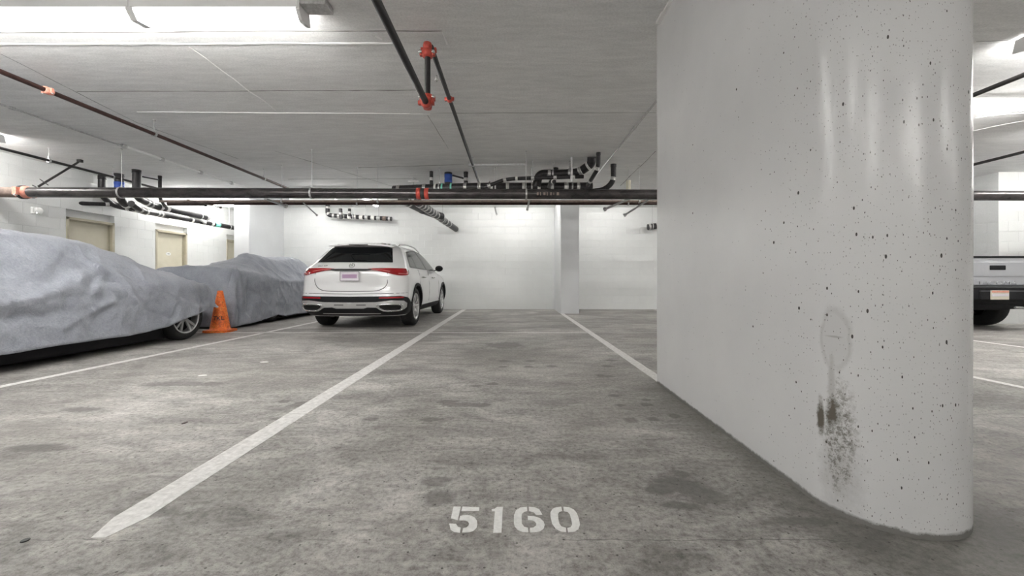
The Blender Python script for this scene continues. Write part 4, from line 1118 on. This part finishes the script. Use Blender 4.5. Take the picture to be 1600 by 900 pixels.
# ================================================================== COVERED CARS
def seg_d(p, a, b):
    ax, ay = a; bx, by = b; dx, dy = bx-ax, by-ay; L = dx*dx+dy*dy
    t = max(0, min(1, ((p[0]-ax)*dx+(p[1]-ay)*dy)/L)); return math.hypot(p[0]-ax-dx*t, p[1]-ay-dy*t), t
def side_pts(pts, X):
    return [(640*X/(px-800), CAMH+(437-py)/640*(640*X/(px-800))) for px, py in pts]
def cover(x_c, y0, y1, HH, WW, SH, HEM, label, seed, tent=None, ny=230, amp=1.0, creases=()):
    """a draped sheet: lengthwise sections plus skirts at both ends.
       HH top height, WW half width of hem, SH shoulder height, HEM hem height, all by y"""
    rows = []; nu = 120
    def section(y, yy, cap=0.0, s=0):
        H = inter(HH, y); w = inter(WW, y); shh = min(inter(SH, y), H-.06); hm = lin(HEM, y)
        rw = w*(.60 if H > shh+.30 else .60+.30*(1-(H-shh)/.30))
        # control points right half
        ctl = [(0, H), (rw*.55, H-.008), (rw*.92, H-.045), (rw*1.08, H-.10), (w*.93, shh+.03), (w*.99, shh-.05), (w*1.0, (shh+hm)/2), (w*1.03, hm)]
        L = [0]
        for a, b in zip(ctl, ctl[1:]): L.append(L[-1]+math.hypot(b[0]-a[0], b[1]-a[1]))
        tx = [(l/L[-1], c[0]) for l, c in zip(L, ctl)]; tz = [(l/L[-1], c[1]) for l, c in zip(L, ctl)]
        out = []
        for k in range(-nu//2, nu//2+1):
            t = abs(k)/(nu/2); x = inter(tx, t); z = max(hm, inter(tz, t))
            out.append((math.copysign(x, k) if k else 0, z, hm, t))
        return out
    for i in range(ny+1):
        y = y0+(y1-y0)*i/ny
        rows.append([(x, y, z, t, hm, 0) for x, z, hm, t in section(y, y)])
    def capend(first, sgn):
        base = rows[0] if first else rows[-1]; out = []
        for c in range(1, 22):
            f = c/21; r = []
            for (x, y, z, t, hm, _) in base:
                e = math.sin(min(1, f*3)*PI/2)
                z2 = z+(hm-z)*max(0, f-.04)/.96
                r.append((x*(1+.02*f), y+sgn*(.05*e+.05*f), z2, t, hm, f))
            out.append(r)
        return out
    ca = capend(True, -1); cb = capend(False, 1)
    allr = ca[::-1]+rows+cb; N = len(allr[0]); vs_ = []
    O = Vector((seed*3.1, seed*1.7, 0))
    for r in allr:
        for (x, y, z, t, hm, f) in r:
            vs_.append(Vector((x_c+x, y, z)))
    fs = [(i*N+k, i*N+k+1, (i+1)*N+k+1, (i+1)*N+k) for i in range(len(allr)-1) for k in range(N-1)]
    # vertex normals by a temporary mesh
    me = bpy.data.meshes.new('t'); me.from_pydata([tuple(v) for v in vs_], [], fs); me.update()
    nr = [v.normal.copy() for v in me.vertices]; bpy.data.meshes.remove(me)
    out = []; i = 0
    for r in allr:
        for (x, y, z, t, hm, f) in r:
            p = vs_[i]; n = nr[i]
            if n.z < -.2: n = -n
            if n.x*x < -.05: n = -n
            drape = max(0, min(1, (t-.55)/.3)) if f == 0 else max(f, min(1, max(0, (t-.55)/.3)))
            q = Vector((p.x*.9, p.y*1.0, p.z*.9))
            # broad diagonal pulls
            a = noise.noise(Vector((p.y*1.6+p.z*1.3, p.x*.8, p.z*2.0))+O)
            ridge = (1-abs(noise.noise(Vector((p.y*1.5+p.z*2.0+p.x, p.z*1.1-p.y*.5, p.x*.4))*1.5+O*2)))**6
            ridge2 = (1-abs(noise.noise(Vector((p.y*3.4-p.z*2.4, p.z*2.2+p.y*.8, p.x*2))*1.2+O*3)))**7
            # hanging folds, stronger towards the hem
            along = (p.y if f == 0 else p.y + p.x*1.0)
            fold = math.sin(along*9+3.0*noise.noise(Vector((along*1.1, p.z*.5, seed))))
            fold = math.copysign(abs(fold)**.8, fold)
            low = max(0, min(1, (inter(SH, min(max(y, y0), y1))+.05-p.z)/.7))
            d = .018*a + .026*ridge*amp + .020*ridge2*amp + drape*low*.022*fold*amp
            if f > 0: d += (.055 if seed == 4 else .03)*min(1, f*1.6)*math.sin(p.x*12+2*noise.noise(Vector((p.x*2, p.z*.6, seed+5))))
            d += .006*noise.noise(q*11+O)
            if p.x > x_c+.15:
                for pts, w_, h_ in creases:
                    for a_, b_ in zip(pts, pts[1:]):
                        e_, t_ = seg_d((p.y, p.z), a_, b_)
                        if e_ < w_*4: d += h_*math.exp(-(e_/w_)**1.05)/ (1 if len(pts) == 2 else 1.3)
            v = p + n*d
            if t > .9: v.z += .018*noise.noise(Vector((p.y*2.2, p.x*2.2, seed)))*(t-.9)*10
            v.z = max(v.z, .012)
            if tent: v = tent(v, x, y, t, f)
            out.append(v); i += 1
    mb = MB().add(out, fs, True)
    o = mb.build('car_cover', 'cloth')
    md = o.modifiers.new('thickness', 'SOLIDIFY'); md.thickness = .004
    tag(o, label, 'car cover'); return o
def tent1(v, x, y, t, f):
    # the loose corner pulled out to a point at the tail, right side
    if x > 0 and f > 0:
        g = math.exp(-((t-.90)/.10)**2)*f
        v += Vector((.05, .06, .0))*g*.8
    return v
cover(-5.66, 1.9, 6.48,
    HH=[(1.9,.75),(2.2,.95),(2.8,1.10),(3.3,1.30),(3.9,1.40),(4.5,1.40),(5.0,1.345),(5.5,1.19),(6.0,1.01),(6.3,.93),(6.48,.86)],
    WW=[(1.9,.72),(2.4,.90),(3.5,.92),(5.0,.93),(6.0,.95),(6.48,.86)],
    SH=[(1.9,.62),(3.0,.78),(4.5,.80),(5.5,.84),(6.0,.84),(6.48,.76)],
    HEM=[(1.9,.21),(5.0,.19),(5.6,.23),(5.8,.31),(6.1,.37),(6.48,.45)],
    label='grey fabric cover draped over the low car nearest the camera at left', seed=1, tent=tent1, amp=.7,
    creases=[(side_pts(P_, -4.74), w_, h_) for P_, w_, h_ in (
      ([(-60,482),(60,468),(130,440),(172,420)], .075, .055), ([(-60,500),(20,496),(100,487)], .035, -.045),
      ([(90,514),(140,486),(170,470)], .022, .045), ([(60,468),(130,462),(150,440)], .03, -.035),
      ([(0,437),(150,428),(230,425)], .010, .010), ([(170,418),(200,445),(212,480)], .035, .028),
      ([(205,470),(160,500),(140,520)], .03, .022), ([(190,430),(240,450),(290,470)], .03, .024),
      ([(300,455),(308,470),(300,490)], .025, .03), ([(250,455),(275,480),(268,500)], .035, .030),
      ([(276,470),(300,480),(325,477)], .022, .028), ([(225,480),(262,498)], .03, -.022), ([(0,410),(60,402),(110,420)], .05, .018),
      ([(0,520),(60,508),(85,512)], .03, .022), ([(20,460),(60,455),(95,440)], .02, -.02), ([(110,470),(150,452),(175,430)], .018, .028),
      ([(310,460),(316,474),(306,488)], .012, -.02), ([(150,545),(158,515),(175,490)], .02, .016))])
def tent2(v, x, y, t, f):
    if f == 0:
        d = math.hypot((v.x+5.53)/1.0, (v.y-8.5)/1.15)
        v.z += .17*max(0, 1-d/.62)**1.25
        d = math.hypot((v.x+5.35)/1.0, (v.y-9.9)/1.3); v.z += .04*max(0, 1-d/.5)
    return v
cover(-5.80, 7.42, 11.6,
    HH=[(7.42,1.115),(7.6,1.13),(7.95,1.12),(8.3,1.17),(8.6,1.25),(9.0,1.31),(9.5,1.34),(9.9,1.40),(10.2,1.39),(10.6,1.22),(11.0,1.05),(11.6,.85)],
    WW=[(7.42,.79),(8.0,.84),(9.5,.86),(11.0,.86),(11.6,.7)],
    SH=[(7.42,1.045),(7.8,1.0),(8.3,.92),(9.5,.88),(11.0,.85),(11.6,.75)],
    HEM=[(7.42,.03),(7.8,.06),(8.3,.10),(8.6,.15),(8.9,.10),(11.6,.07)],
    label='grey fabric cover draped over the farther car behind the orange cone', seed=4, tent=tent2, amp=.75,
    creases=[(side_pts(P_, -5.0), w_, h_) for P_, w_, h_ in (
      ([(383,398),(384,420)], .05, .05), ([(384,400),(420,412),(455,405)], .05, .04), ([(372,422),(376,470),(372,510)], .035, .05),
      ([(395,425),(430,440),(475,440)], .06, .03), ([(386,440),(384,490)], .025, -.035), ([(400,440),(402,500)], .03, .02),
      ([(430,445),(440,470),(436,492)], .05, .03), ([(462,440),(468,480)], .035, .025), ([(410,405),(430,425)], .03, -.03),
      ([(455,405),(470,430),(480,470)], .05, .03))])
def hidden_car(x, y0, y1, label, axles, r, H, wx=.69):  # body black and set low, standing in for the shade under the cover
    t = thing('sports_car', label, 'car', (x, y0, 0)); O = Vector((x, 0, 0))
    b = Body(w=[(.12,.80),(.2,.82),(.5,.82),(.65,.76),(H-.1,.42),(H-.04,.3)], yr=[(.06,y0+.2),(.3,y0+.12),(.65,y0+.25),(H-.04,y0+1.7)],
             yf=[(.12,y1-.2),(.3,y1-.12),(.65,y1-.35),(H-.04,y1-1.9)], rr=[(.12,.2),(1.5,.2)], rf=[(.12,.2),(1.5,.2)])
    m = b.mesh([.06,.09,.12,.16,.2,.3,.4,.5,.6,.65,.75,.9,H-.15,H-.1,H-.06,H-.04]); m.v = [v+O for v in m.v]
    bo = m.build('body','clad',t); bo.data.materials.append(M['dark']); cut2(bo, [(0,a,r) for a in axles], r+.04, .45, 1.2, O)
    for a in axles:
        for sg in (1,-1): wheel(t, O+Vector((sg*wx,a,r)), r, .22, r*.73, sg, 5)
    return t
def cut2(b, cs, R, x0, x1, O):
    cut(b, cs, R, x0, x1, O)
hidden_car(-5.66, 2.0, 6.45, 'low car under the nearest grey cover, silver twin-spoke wheel showing', (3.1,6.02), .335, 1.10, .775)
hidden_car(-5.80, 7.5, 11.5, 'low car under the farther grey cover, only a bit of wheel showing', (8.62,11.0), .32, 1.05)

# ================================================================== TRAFFIC CONE
cn = thing('traffic_cone', 'dirty orange traffic cone with black letters between the two covered cars', 'cone', (-4.93,6.92,0))
co = Vector((-4.93,6.92,0))
bs = MB(); bm = bmesh.new(); bmesh.ops.create_cube(bm, size=1)
for v in bm.verts: v.co = Vector((v.co.x*.40, v.co.y*.38, .02+v.co.z*.036))
bmesh.ops.bevel(bm, geom=[e for e in bm.edges if abs(e.verts[0].co.z-e.verts[1].co.z) > .01], offset=.05, segments=3, affect='EDGES')
bmesh.ops.rotate(bm, verts=bm.verts[:], cent=(0,0,0), matrix=__import__('mathutils').Matrix.Rotation(.18, 3, 'Z'))
for v in bm.verts: v.co += co
bs.bm(bm); bs.build('cone_base','orange',cn)['label'] = 'flat square base'
MB().lathe(co, (0,0,1), [(.170,.034),(.165,.045),(.150,.052),(.143,.09),(.120,.22),(.095,.38),(.070,.52),(.045,.655),(.040,.69),(.030,.695),(.030,.66)], 32).build('cone_body','orange',cn)
def cone_r(z): return .143-(z-.09)*(.098/.565)
for k, ch in enumerate('TKL'):
    a = -PI/2 + .0 + (k)*.44; z = .235; r = cone_r(z)+.004
    text_mesh(ch, .098, .0015, 'cone_lettering', 'ink', cn, co+Vector((math.cos(a)*r, math.sin(a)*r, z)), (PI/2-.17,0,a+PI/2), 1.0)
